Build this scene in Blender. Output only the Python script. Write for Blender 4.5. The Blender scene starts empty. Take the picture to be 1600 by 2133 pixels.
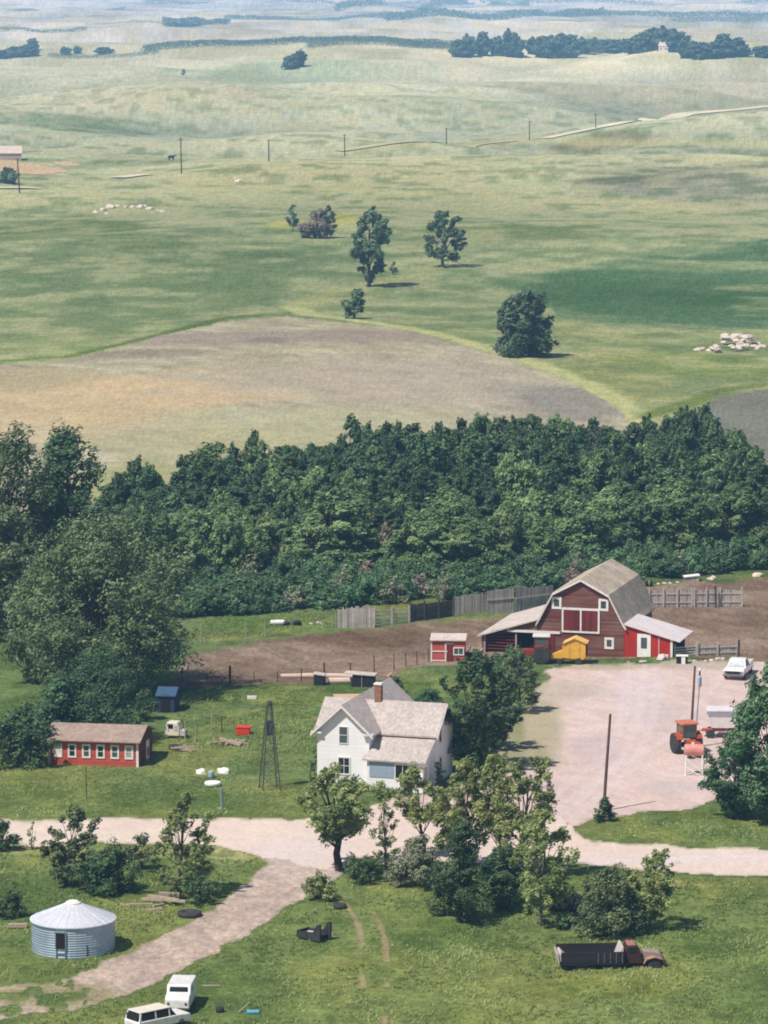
import bpy, bmesh, math, random
import numpy as np
from mathutils import Vector, Matrix

random.seed(7)
D = bpy.data
SC = bpy.context.scene
COL = SC.collection
R = math.radians

# ------------------------------------------------------------------ camera
F, CX, CY, HOR, H = 8200.0, 800.0, 1066.5, -50.0, 62.0     # focal length and centre in pixels of the 1600x2133 photo
PITCH = math.atan((CY - HOR) / F)
cam_d = D.cameras.new('camera')
cam = D.objects.new('camera', cam_d)
COL.objects.link(cam)
cam.location = (0, 0, H)
cam.rotation_euler = (math.pi / 2 - PITCH, 0, 0)
cam_d.sensor_fit = 'HORIZONTAL'
cam_d.sensor_width = 36
cam_d.lens = F / 1600 * 36
cam_d.clip_start = 1
cam_d.clip_end = 120000
SC.camera = cam

# ------------------------------------------------------------------ light
SUN_EL = 56
sh = Vector((-0.73, -0.68, 0)).normalized()
s_dir = Vector((sh.x * math.cos(R(SUN_EL)), sh.y * math.cos(R(SUN_EL)), math.sin(R(SUN_EL))))
SUN_K, SKY_K = 5.0, 0.068
world = D.worlds.new('World')
SC.world = world
world.use_nodes = True
wn = world.node_tree.nodes
wl = world.node_tree.links
wn.clear()
wo = wn.new('ShaderNodeOutputWorld')
wb = wn.new('ShaderNodeBackground')
ws = wn.new('ShaderNodeTexSky')
ws.sky_type = 'NISHITA'
ws.sun_disc = False
ws.sun_elevation = R(SUN_EL)
ws.sun_rotation = math.atan2(s_dir.x, s_dir.y)
wl.new(ws.outputs[0], wb.inputs[0])
wb.inputs[1].default_value = SKY_K
wl.new(wb.outputs[0], wo.inputs[0])
sun_d = D.lights.new('sun', 'SUN')
sun_d.energy = SUN_K
sun_d.angle = R(0.5)
sun_d.color = (1.0, 0.95, 0.86)
sun = D.objects.new('sun', sun_d)
COL.objects.link(sun)
sun.rotation_euler = (-s_dir).to_track_quat('-Z', 'Y').to_euler()
SC.view_settings.view_transform = 'Standard'
SC.view_settings.look = 'None'
SC.view_settings.exposure = 0
SC.view_settings.gamma = 1
SC.render.engine = 'CYCLES'
SC.cycles.use_denoising = True
SC.cycles.pixel_filter_type = 'BLACKMAN_HARRIS'
SC.cycles.filter_width = 1.9
SC.cycles.max_bounces = 6
SC.cycles.transparent_max_bounces = 8

# ------------------------------------------------------------------ terrain
def vn(x, y, seed=0):
    """smooth value noise in 0..1, vectorised"""
    x = np.asarray(x, float); y = np.asarray(y, float)
    xi = np.floor(x).astype(np.int64); yi = np.floor(y).astype(np.int64)
    fx = x - xi; fy = y - yi
    fx = fx * fx * fx * (fx * (fx * 6 - 15) + 10); fy = fy * fy * fy * (fy * (fy * 6 - 15) + 10)
    def hh(a, b):
        n = (a * 374761393 + b * 668265263 + seed * 1442695041) & 0x7fffffff
        n = ((n ^ (n >> 13)) * 1274126177) & 0x7fffffff
        n = ((n ^ (n >> 16)) * 2246822519) & 0x7fffffff
        return ((n ^ (n >> 15)) & 0xffffff) / float(0xffffff)
    a = hh(xi, yi); b = hh(xi + 1, yi); c = hh(xi, yi + 1); d = hh(xi + 1, yi + 1)
    return (a + (b - a) * fx) * (1 - fy) + (c + (d - c) * fx) * fy

def fbm(x, y, seed=0, o=4):
    t = 0; a = .5; n = 0
    for k in range(o):
        t = t + a * vn(x * 2 ** k, y * 2 ** k, seed + 17 * k); n += a; a *= .5
    return t / n

def sstep(a, b, x):
    t = np.clip((x - a) / (b - a), 0, 1)
    return t * t * (3 - 2 * t)

def hgt(x, y):
    x = np.asarray(x, float); y = np.asarray(y, float)
    A = sstep(560, 950, y)
    B = sstep(3500, 9000, y)
    z = A * (40.0 * (fbm(x / 250 + 3.1, y / 250 + .4, 5, 3) - .5) + 1.6 * (vn(x / 70, y / 60, 9) - .5)) * (.22 + .78 * sstep(850, 1500, y))
    z = z + B * 22 * (fbm(x / 2500, y / 1600, 31, 3) - .5)
    z = z + 0.22 * (vn(x / 17, y / 17, 3) - .5) * (1 - A) + .10 * (vn(x / 5, y / 5, 4) - .5) * (1 - A)
    z = z + 2.2 * np.exp(-((x + 8) / 50) ** 2 - ((y - 640) / 75) ** 2)
    z = z + 0.32 * np.exp(-((x - 26.5) / 6) ** 2 - ((y - 354) / 7) ** 2)
    return z

_T = np.concatenate([np.arange(205, 900, 1.0), np.geomspace(900, 70000, 2600)])
def ray(px, py):
    c, s = math.cos(PITCH), math.sin(PITCH)
    u, v = (px - CX) / F, -(py - CY) / F
    return Vector((u, c + v * s, -s + v * c))

def T(px, py):
    """the place on the ground seen at photo pixel (px, py)"""
    d = ray(px, py)
    z = H + _T * d.z - hgt(_T * d.x, _T * d.y)
    k = np.nonzero(z < 0)[0]
    if len(k) == 0:
        t = 60000.0
    else:
        k = max(int(k[0]), 1)
        t0, t1 = _T[k - 1], _T[k]
        for _ in range(30):
            t = (t0 + t1) / 2
            if H + t * d.z - float(hgt(t * d.x, t * d.y)) > 0: t0 = t
            else: t1 = t
    return Vector((t * d.x, t * d.y, float(hgt(t * d.x, t * d.y))))

def S(p):
    """photo pixels per metre at place p"""
    return F / (p.y * math.cos(PITCH) + (H - p.z) * math.sin(PITCH))

def onz(x, y, dz=0):
    return Vector((x, y, float(hgt(x, y)) + dz))

# ------------------------------------------------------------------ colour helpers
def lin(c):
    return tuple(((v / 255) / 12.92 if v / 255 <= .04045 else ((v / 255 + .055) / 1.055) ** 2.4) for v in c)

SIG = np.array([1 / 12500., 1 / 8800., 1 / 7000.])      # haze extinction per metre
HAZE = np.array(lin((178, 206, 230)))                   # colour of the far haze
KH = np.array([1.47, 1.405, 1.31])                       # daylight falling on level ground, over pi

def alb(c, d):
    """reflectance of level ground that shows as display colour c at distance d through the haze"""
    d = np.asarray(d, float)[..., None]
    t = np.exp(-SIG * d)
    c = np.asarray(c, float) / 255
    l = np.where(c <= .04045, c / 12.92, ((c + .055) / 1.055) ** 2.4)
    return np.clip((l - (1 - t) * HAZE) / (t * KH), .015, .70)

# ------------------------------------------------------------------ materials
def nmat(name):
    m = D.materials.new(name)
    m.use_nodes = True
    nt = m.node_tree
    b = nt.nodes['Principled BSDF']
    b.inputs['Specular IOR Level'].default_value = .25
    return m, nt, nt.nodes, nt.links, b

def mixrgb(n, l, fac, a, b, mode='MIX'):
    x = n.new('ShaderNodeMix'); x.data_type = 'RGBA'; x.blend_type = mode
    def put(i, v):
        if isinstance(v, (int, float)): x.inputs[i].default_value = v
        elif isinstance(v, (tuple, list)): x.inputs[i].default_value = tuple(v)[:3] + (1,)
        else: l.new(v, x.inputs[i])
    put(0, fac); put(6, a); put(7, b)
    return x.outputs[2]

def ramp(n, l, src, p0, p1, c0=0.0, c1=1.0):
    r = n.new('ShaderNodeMapRange'); r.inputs[1].default_value = p0; r.inputs[2].default_value = p1
    r.inputs[3].default_value = c0; r.inputs[4].default_value = c1
    l.new(src, r.inputs[0])
    return r.outputs[0]

def noise(n, l, co, scale, detail=4, rough=.55):
    t = n.new('ShaderNodeTexNoise'); t.inputs['Scale'].default_value = scale
    t.inputs['Detail'].default_value = detail; t.inputs['Roughness'].default_value = rough
    if co is not None: l.new(co, t.inputs['Vector'])
    return t.outputs['Fac']

def coords(n, l, scale=(1, 1, 1), kind='Object'):
    tc = n.new('ShaderNodeTexCoord'); mp = n.new('ShaderNodeMapping')
    mp.inputs['Scale'].default_value = scale
    l.new(tc.outputs[kind], mp.inputs['Vector'])
    return mp.outputs[0]

def mat(name, c, c2=None, scale=2.0, rough=.8, metal=0.0, bump=0.0, amount=.6, spec=.25, stretch=(1, 1, 1)):
    """painted or plain surface with stains, wear and a little bump"""
    m, nt, n, l, b = nmat(name)
    co = coords(n, l, stretch)
    c = lin(c); c2 = lin(c2) if c2 else tuple(v * .6 for v in c)
    f = ramp(n, l, noise(n, l, co, scale, 6, .65), .38, .72, 0, amount)
    col = mixrgb(n, l, f, c, c2)
    fine = ramp(n, l, noise(n, l, co, scale * 9, 3), .3, .7, .86, 1.1)
    g = n.new('ShaderNodeCombineColor'); [l.new(fine, g.inputs[i]) for i in range(3)]
    col = mixrgb(n, l, 1.0, col, g.outputs[0], 'MULTIPLY')
    l.new(col, b.inputs['Base Color'])
    b.inputs['Roughness'].default_value = rough
    b.inputs['Metallic'].default_value = metal
    b.inputs['Specular IOR Level'].default_value = spec
    if bump:
        bp = n.new('ShaderNodeBump'); bp.inputs['Strength'].default_value = bump; bp.inputs['Distance'].default_value = .05
        l.new(noise(n, l, co, scale * 5, 4), bp.inputs['Height']); l.new(bp.outputs[0], b.inputs['Normal'])
    return m

def boards(name, c, c2, axis='Z', period=.2, amount=.7, scale=.9, gap=.55, rough=.85, var=.25, stretch=(1, 1, 1)):
    """siding or planking: each board with its own tone, dark joints and worn paint"""
    m, nt, n, l, b = nmat(name)
    tc = n.new('ShaderNodeTexCoord'); sx = n.new('ShaderNodeSeparateXYZ'); l.new(tc.outputs['Object'], sx.inputs[0])
    mu = n.new('ShaderNodeMath'); mu.operation = 'DIVIDE'; mu.inputs[1].default_value = period
    if axis == 'XY':
        ad = n.new('ShaderNodeMath'); ad.operation = 'ADD'; l.new(sx.outputs[0], ad.inputs[0]); l.new(sx.outputs[1], ad.inputs[1]); l.new(ad.outputs[0], mu.inputs[0])
    else:
        l.new(sx.outputs['XYZ'.index(axis)], mu.inputs[0])
    fl = n.new('ShaderNodeMath'); fl.operation = 'FLOOR'; l.new(mu.outputs[0], fl.inputs[0])
    fr = n.new('ShaderNodeMath'); fr.operation = 'FRACT'; l.new(mu.outputs[0], fr.inputs[0])
    wnz = n.new('ShaderNodeTexWhiteNoise'); wnz.noise_dimensions = '1D'; l.new(fl.outputs[0], wnz.inputs['W'])
    tone = ramp(n, l, wnz.outputs['Value'], 0, 1, 1 - var, 1 + var)
    jo = n.new('ShaderNodeMath'); jo.operation = 'LESS_THAN'; jo.inputs[1].default_value = .14; l.new(fr.outputs[0], jo.inputs[0])
    jt = ramp(n, l, jo.outputs[0], 0, 1, 1, gap)
    tt = n.new('ShaderNodeMath'); tt.operation = 'MULTIPLY'; l.new(tone, tt.inputs[0]); l.new(jt, tt.inputs[1])
    co = coords(n, l, stretch)
    f = ramp(n, l, noise(n, l, co, scale, 7, .7), .40, .66, 0, amount)
    col = mixrgb(n, l, f, lin(c), lin(c2))
    g = n.new('ShaderNodeCombineColor'); [l.new(tt.outputs[0], g.inputs[i]) for i in range(3)]
    col = mixrgb(n, l, 1.0, col, g.outputs[0], 'MULTIPLY')
    l.new(col, b.inputs['Base Color'])
    b.inputs['Roughness'].default_value = rough
    return m

def corrugated(name, c, c2, axis='X', period=.2, metal=.3, rough=.5):
    m, nt, n, l, b = nmat(name)
    tc = n.new('ShaderNodeTexCoord'); sx = n.new('ShaderNodeSeparateXYZ'); l.new(tc.outputs['Object'], sx.inputs[0])
    mu = n.new('ShaderNodeMath'); mu.operation = 'MULTIPLY'; mu.inputs[1].default_value = 2 * math.pi / period
    l.new(sx.outputs['XYZ'.index(axis)], mu.inputs[0])
    si = n.new('ShaderNodeMath'); si.operation = 'SINE'; l.new(mu.outputs[0], si.inputs[0])
    bp = n.new('ShaderNodeBump'); bp.inputs['Strength'].default_value = .5; bp.inputs['Distance'].default_value = .03
    l.new(si.outputs[0], bp.inputs['Height']); l.new(bp.outputs[0], b.inputs['Normal'])
    co = coords(n, l)
    f = ramp(n, l, noise(n, l, co, .8, 6, .7), .42, .7, 0, .7)
    l.new(mixrgb(n, l, f, lin(c), lin(c2)), b.inputs['Base Color'])
    b.inputs['Metallic'].default_value = metal; b.inputs['Roughness'].default_value = rough
    return m

def shingles(name, c, c2, c3):
    m, nt, n, l, b = nmat(name)
    co = coords(n, l)
    f = ramp(n, l, noise(n, l, co, .55, 6, .7), .38, .66, 0, .85)
    col = mixrgb(n, l, f, lin(c), lin(c2))
    v = n.new('ShaderNodeTexVoronoi'); v.inputs['Scale'].default_value = 5.0; l.new(co, v.inputs['Vector'])
    s = n.new('ShaderNodeSeparateColor'); l.new(v.outputs['Color'], s.inputs[0])
    col = mixrgb(n, l, ramp(n, l, s.outputs[0], .5, 1, 0, .45), col, lin(c3))
    g2 = ramp(n, l, s.outputs[1], 0, 1, .82, 1.12)
    g = n.new('ShaderNodeCombineColor'); [l.new(g2, g.inputs[i]) for i in range(3)]
    col = mixrgb(n, l, 1.0, col, g.outputs[0], 'MULTIPLY')
    l.new(col, b.inputs['Base Color']); b.inputs['Roughness'].default_value = .9
    return m

def glass(name, c=(28, 34, 38)):
    m, nt, n, l, b = nmat(name)
    co = coords(n, l)
    l.new(mixrgb(n, l, ramp(n, l, noise(n, l, co, 1.5, 3), .35, .7, 0, .6), lin(c), tuple(v * 2.2 for v in lin(c))), b.inputs['Base Color'])
    b.inputs['Roughness'].default_value = .12; b.inputs['Specular IOR Level'].default_value = .5
    return m

def leafmat(name, c, c2, trans=.25, rnd=.35):
    m, nt, n, l, b = nmat(name)
    at = n.new('ShaderNodeAttribute'); at.attribute_name = 'tone'
    oi = n.new('ShaderNodeObjectInfo')
    col = mixrgb(n, l, at.outputs['Fac'], lin(c), lin(c2))
    g2 = ramp(n, l, oi.outputs['Random'], 0, 1, 1 - rnd, 1 + rnd)
    g = n.new('ShaderNodeCombineColor'); [l.new(g2, g.inputs[i]) for i in range(3)]
    col = mixrgb(n, l, 1.0, col, g.outputs[0], 'MULTIPLY')
    l.new(col, b.inputs['Base Color']); b.inputs['Roughness'].default_value = .6
    b.inputs['Specular IOR Level'].default_value = .3
    tr = n.new('ShaderNodeBsdfTranslucent'); l.new(col, tr.inputs['Color'])
    mx = n.new('ShaderNodeMixShader'); mx.inputs[0].default_value = trans
    l.new(b.outputs[0], mx.inputs[1]); l.new(tr.outputs[0], mx.inputs[2])
    l.new(mx.outputs[0], n['Material Output'].inputs['Surface'])
    return m

def groundmat(name, scales, lo, hi, bump=.3, speck=None):
    """ground: the land's own colour (attribute) broken up by several sizes of procedural noise"""
    m, nt, n, l, b = nmat(name)
    at = n.new('ShaderNodeAttribute'); at.attribute_name = 'Col'
    geo = n.new('ShaderNodeNewGeometry')
    col = at.outputs['Color']
    last = None
    for s, a in scales:
        f = noise(n, l, geo.outputs['Position'], s, 4, .6)
        k = ramp(n, l, f, .28, .72, 1 - a, 1 + a)
        g = n.new('ShaderNodeCombineColor'); l.new(k, g.inputs[0]); l.new(k, g.inputs[1])
        k2 = ramp(n, l, f, .28, .72, 1 - a * .8, 1 + a * .8); l.new(k2, g.inputs[2])
        col = mixrgb(n, l, 1.0, col, g.outputs[0], 'MULTIPLY'); last = f
    f = noise(n, l, geo.outputs['Position'], .11, 5, .65)
    col = mixrgb(n, l, ramp(n, l, f, .45, .7, 0, .5), col, mixrgb(n, l, 1.0, col, hi, 'MULTIPLY'))
    f = noise(n, l, geo.outputs['Position'], .047, 5, .65)
    col = mixrgb(n, l, ramp(n, l, f, .45, .7, 0, .5), col, mixrgb(n, l, 1.0, col, lo, 'MULTIPLY'))
    l.new(col, b.inputs['Base Color']); b.inputs['Roughness'].default_value = .95
    b.inputs['Specular IOR Level'].default_value = .05
    if bump:
        bp = n.new('ShaderNodeBump'); bp.inputs['Strength'].default_value = bump; bp.inputs['Distance'].default_value = .3
        l.new(last, bp.inputs['Height']); l.new(bp.outputs[0], b.inputs['Normal'])
    return m

# ------------------------------------------------------------------ object helpers
def tag(o, label=None, cat=None, group=None, kind=None):
    if label: o['label'] = label
    if cat: o['category'] = cat
    if group: o['group'] = group
    if kind: o['kind'] = kind
    return o

def thing(name, label, cat, loc=(0, 0, 0), rz=0.0, group=None):
    o = D.objects.new(name, None); COL.objects.link(o)
    o.empty_display_size = .3
    o.location = loc; o.rotation_euler = (0, 0, rz)
    return tag(o, label, cat, group)

def link(name, me, parent=None):
    o = D.objects.new(name, me); COL.objects.link(o)
    if parent: o.parent = parent
    return o

def dup(root, loc, rz=None, scale=None, label=None, group=None):
    r = root.copy(); COL.objects.link(r); r.location = loc
    if rz is not None: r.rotation_euler = (0, 0, rz)
    if scale is not None: r.scale = scale
    if label: r['label'] = label
    if group: r['group'] = group
    for ch in list(root.children):
        c = ch.copy(); COL.objects.link(c); c.parent = r
        for g in list(ch.children):
            d = g.copy(); COL.objects.link(d); d.parent = c
    return r

class MB:
    """collects shapes and links them as ONE mesh object"""
    def __init__(s, k=1.0): s.v = []; s.f = []; s.k = k
    def add(s, v, f, M=None):
        o = len(s.v)
        for p in v:
            p = Vector(p)
            s.v.append(M @ p if M is not None else p)
        s.f += [tuple(i + o for i in q) for q in f]
        return s
    def box(s, c, d, M=None, rz=0, ry=0, rx=0):
        x, y, z = [q / 2 for q in d]
        v = [(a * x, b * y, e * z) for e in (-1, 1) for a, b in ((-1, -1), (1, -1), (1, 1), (-1, 1))]
        X = Matrix.Translation(c) @ Matrix.Rotation(rz, 4, 'Z') @ Matrix.Rotation(ry, 4, 'Y') @ Matrix.Rotation(rx, 4, 'X')
        if M is not None: X = M @ X
        return s.add(v, [(3, 2, 1, 0), (4, 5, 6, 7), (0, 1, 5, 4), (1, 2, 6, 5), (2, 3, 7, 6), (3, 0, 4, 7)], X)
    def b2(s, x0, x1, y0, y1, z0, z1, M=None):
        return s.box(((x0 + x1) / 2, (y0 + y1) / 2, (z0 + z1) / 2), (abs(x1 - x0), abs(y1 - y0), abs(z1 - z0)), M)
    def prism(s, poly, a, b, axis='Y', M=None):
        """polygon in the plane across AXIS, extruded from a to b. Y: (x,z); X: (y,z); Z: (x,y)"""
        n = len(poly)
        def p(u, w, t): return (u, t, w) if axis == 'Y' else ((t, u, w) if axis == 'X' else (u, w, t))
        v = [p(u, w, a) for u, w in poly] + [p(u, w, b) for u, w in poly]
        f = [tuple(range(n)), tuple(range(2 * n - 1, n - 1, -1))] + [(i, i + n, (i + 1) % n + n, (i + 1) % n) for i in range(n)]
        return s.add(v, f, M)
    def strip(s, line, th, a, b, axis='Y', M=None):
        """a roof skin: a broken line across AXIS with thickness th, extruded from a to b"""
        for (u0, w0), (u1, w1) in zip(line, line[1:]):
            s.prism([(u0, w0), (u1, w1), (u1, w1 - th), (u0, w0 - th)], a, b, axis, M)
        return s
    def tube(s, pts, rad, n=7, M=None, cap=True):
        pts = [Vector(p) for p in pts]
        if not isinstance(rad, (list, tuple)): rad = [rad] * len(pts)
        v = []; f = []
        for i, p in enumerate(pts):
            t = (pts[min(i + 1, len(pts) - 1)] - pts[max(i - 1, 0)]).normalized()
            up = Vector((0, 0, 1)) if abs(t.z) < .95 else Vector((1, 0, 0))
            a = t.cross(up).normalized(); b = t.cross(a)
            for k in range(n):
                w = 2 * math.pi * k / n
                v.append(p + (a * math.cos(w) + b * math.sin(w)) * rad[i])
        for i in range(len(pts) - 1):
            for k in range(n):
                f.append((i * n + k, i * n + (k + 1) % n, (i + 1) * n + (k + 1) % n, (i + 1) * n + k))
        if cap: f += [tuple(range(n - 1, -1, -1)), tuple(range((len(pts) - 1) * n, len(pts) * n))]
        return s.add(v, f, M)
    def lathe(s, prof, n=20, M=None):
        v = []; f = []
        for r, z in prof:
            for k in range(n):
                w = 2 * math.pi * k / n
                v.append((r * math.cos(w), r * math.sin(w), z))
        for i in range(len(prof) - 1):
            for k in range(n):
                f.append((i * n + k, i * n + (k + 1) % n, (i + 1) * n + (k + 1) % n, (i + 1) * n + k))
        f += [tuple(range(n - 1, -1, -1)), tuple(range((len(prof) - 1) * n, len(prof) * n))]
        return s.add(v, f, M)
    def hexa(s, lo, hi, M=None):
        """eight corners: four below, four above, both anticlockwise"""
        return s.add(list(lo) + list(hi), [(3, 2, 1, 0), (4, 5, 6, 7), (0, 1, 5, 4), (1, 2, 6, 5), (2, 3, 7, 6), (3, 0, 4, 7)], M)
    def build(s, name, m, parent=None, label=None, bevel=0, smooth=False):
        me = D.meshes.new(name)
        bm = bmesh.new()
        vs = [bm.verts.new(p * s.k) for p in s.v]
        for q in s.f:
            try: bm.faces.new([vs[i] for i in q])
            except ValueError: pass
        bmesh.ops.recalc_face_normals(bm, faces=bm.faces)
        if bevel: bmesh.ops.bevel(bm, geom=list(bm.edges), offset=bevel * s.k, segments=2, affect='EDGES', profile=.5, clamp_overlap=True)
        if smooth:
            for q in bm.faces: q.smooth = True
        bm.to_mesh(me); bm.free()
        me.materials.append(m)
        o = link(name, me, parent)
        if label: o['label'] = label
        return o

# ------------------------------------------------------------------ the land: one sheet to the horizon, with roads and fields laid on it
def uv_rows():
    rows = []
    y = 178.0
    while y < 60000:
        rows.append(y)
        y += min(max(.36 * (y / 240) ** 2, .36), max(y * .006, .4))
    return np.array(rows)

ROWS = uv_rows()
half = np.concatenate([np.linspace(0, .104, 262), np.geomspace(.1052, .7, 40)])
ANG = np.concatenate([-half[:0:-1], half])
NR, NC = len(ROWS), len(ANG)
GX = ROWS[:, None] * ANG[None, :]
GY = np.repeat(ROWS[:, None], NC, 1)
GZ = hgt(GX, GY)
P2 = GX.ravel(), GY.ravel(), GZ.ravel()

def wpoly(pts):
    q = [T(a, b) for a, b in pts]
    return np.array([(p.x, p.y) for p in q])

def in_poly(x, y, poly):
    r = np.zeros(x.shape, bool)
    n = len(poly)
    for i in range(n):
        x0, y0 = poly[i]; x1, y1 = poly[(i + 1) % n]
        if y0 == y1: continue
        c = ((y0 > y) != (y1 > y)) & (x < (x1 - x0) * (y - y0) / (y1 - y0) + x0)
        r ^= c
    return r

def line_dist(x, y, pts):
    """distance to a broken line of world points"""
    best = np.full(x.shape, 1e9)
    for (x0, y0), (x1, y1) in zip(pts, pts[1:]):
        dx, dy = x1 - x0, y1 - y0
        t = np.clip(((x - x0) * dx + (y - y0) * dy) / (dx * dx + dy * dy + 1e-9), 0, 1)
        best = np.minimum(best, np.hypot(x - x0 - t * dx, y - y0 - t * dy))
    return best

def ell(cx, cy, rx, ry):
    """an ellipse on the land: centre, half width and half depth in metres"""
    p = T(cx, cy)
    rxm = rx / S(p)
    rym = ry * p.y * p.y / (F * (H - p.z))
    return p.x, p.y, rxm, rym

GRASS = [(2250, (126, 142, 88)), (2050, (128, 144, 90)), (1900, (129, 145, 92)), (1700, (124, 140, 93)), (1550, (113, 133, 90)), (1430, (104, 128, 88)),
         (1300, (118, 132, 96)), (1150, (84, 106, 82)), (1000, (150, 156, 124)), (900, (166, 168, 132)), (800, (158, 166, 122)), (700, (150, 161, 120)),
         (600, (140, 155, 120)), (500, (158, 168, 136)), (420, (194, 195, 158)), (330, (204, 205, 176)), (250, (199, 203, 184)),
         (180, (195, 200, 190)), (130, (202, 202, 190)), (100, (200, 204, 200)), (70, (208, 210, 214)), (40, (204, 212, 224)), (0, (196, 210, 230)), (-40, (194, 210, 234))]
GP = np.array([g[0] for g in GRASS][::-1], float)
GC = np.array([g[1] for g in GRASS][::-1], float)

def grass_rgb(x, y):
    """display colour of unshaded grass at a place: changes slowly with distance from the farm"""
    row = H * F / np.maximum(y, 1) - 50
    return np.stack([np.interp(row, GP, GC[:, k]) for k in range(3)], -1)

def paint(rgb, x, y, patches):
    wob = 1 + .55 * (fbm(x / 14., y / 22., 77, 4) - .5) * 2
    for cx, cy, rx, ry, c, a in patches:
        ex, ey, rxm, rym = ell(cx, cy, rx, ry)
        q = np.hypot((x - ex) / rxm, (y - ey) / rym) * wob
        w = (a * sstep(1.25, .55, q))[..., None]
        rgb = rgb * (1 - w) + np.array(c, float) * w
    return rgb

PATCH_G = [(250, 565, 330, 65, (110, 132, 102), .5), (120, 480, 230, 34, (110, 134, 98), .6), (650, 545, 190, 24, (102, 128, 102), .55), (420, 600, 220, 30, (124, 142, 110), .45),
           (1170, 690, 150, 30, (182, 178, 128), .5), (1290, 790, 120, 46, (172, 170, 118), .6), (1480, 760, 160, 26, (140, 158, 98), .6), (1330, 740, 120, 20, (166, 170, 116), .5), (720, 460, 60, 18, (196, 190, 118), .8),
           (590, 468, 50, 14, (200, 194, 120), .7), (150, 255, 180, 11, (132, 156, 140), .75), (620, 160, 260, 9, (168, 190, 176), .7), (1450, 380, 250, 30, (150, 154, 146), .8), (1300, 376, 120, 8, (120, 126, 118), .6),
           (700, 362, 420, 16, (214, 206, 164), .6), (1330, 430, 260, 12, (206, 198, 158), .6), (1050, 480, 260, 16, (138, 152, 112), .6), (1250, 296, 120, 6, (140, 130, 118), .6), (1000, 300, 160, 6, (150, 150, 126), .5),
           (250, 340, 150, 12, (150, 164, 136), .7), (900, 210, 300, 8, (170, 180, 164), .6), (1300, 200, 300, 9, (176, 178, 166), .6), (300, 195, 300, 8, (212, 204, 184), .6), (1500, 180, 200, 12, (210, 202, 186), .6),
           (500, 1772, 66, 26, (206, 196, 140), .85), (1480, 1838, 260, 13, (196, 178, 118), .85), (280, 1776, 200, 9, (190, 184, 128), .7), (60, 1774, 90, 9, (190, 184, 130), .7),
           (330, 1690, 130, 14, (152, 148, 88), .6), (60, 1880, 130, 60, (84, 106, 74), .6), (230, 1860, 150, 26, (96, 116, 78), .5), (900, 1950, 160, 50, (100, 122, 72), .5), (1250, 2060, 160, 26, (134, 138, 62), .45), (1450, 1960, 180, 40, (98, 122, 74), .5),
           (560, 1415, 200, 9, (176, 160, 140), .6), (610, 1455, 100, 7, (150, 150, 110), .5), (560, 1480, 80, 6, (156, 156, 116), .5), (860, 1420, 70, 30, (142, 152, 100), .6),
           (1080, 1520, 70, 70, (164, 162, 122), .8), (540, 1300, 160, 26, (108, 140, 84), .8), (1480, 1200, 200, 6, (150, 156, 110), .5), (1580, 1205, 60, 6, (160, 160, 120), .6), (20, 1420, 60, 40, (130, 150, 100), .6), (30, 1650, 300, 30, (104, 128, 80), .5)]

def grain(x, y):
    """clump-by-clump variation of the turf or soil, -1..1"""
    n = np.floor(x * 7.3 + 1e4).astype(np.int64) * 374761393 + np.floor(y * 2.1).astype(np.int64) * 668265263
    n = ((n ^ (n >> 13)) * 1274126177) & 0x7fffffff
    return ((n ^ (n >> 16)) & 0xffff) / 32767.5 - 1

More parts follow.
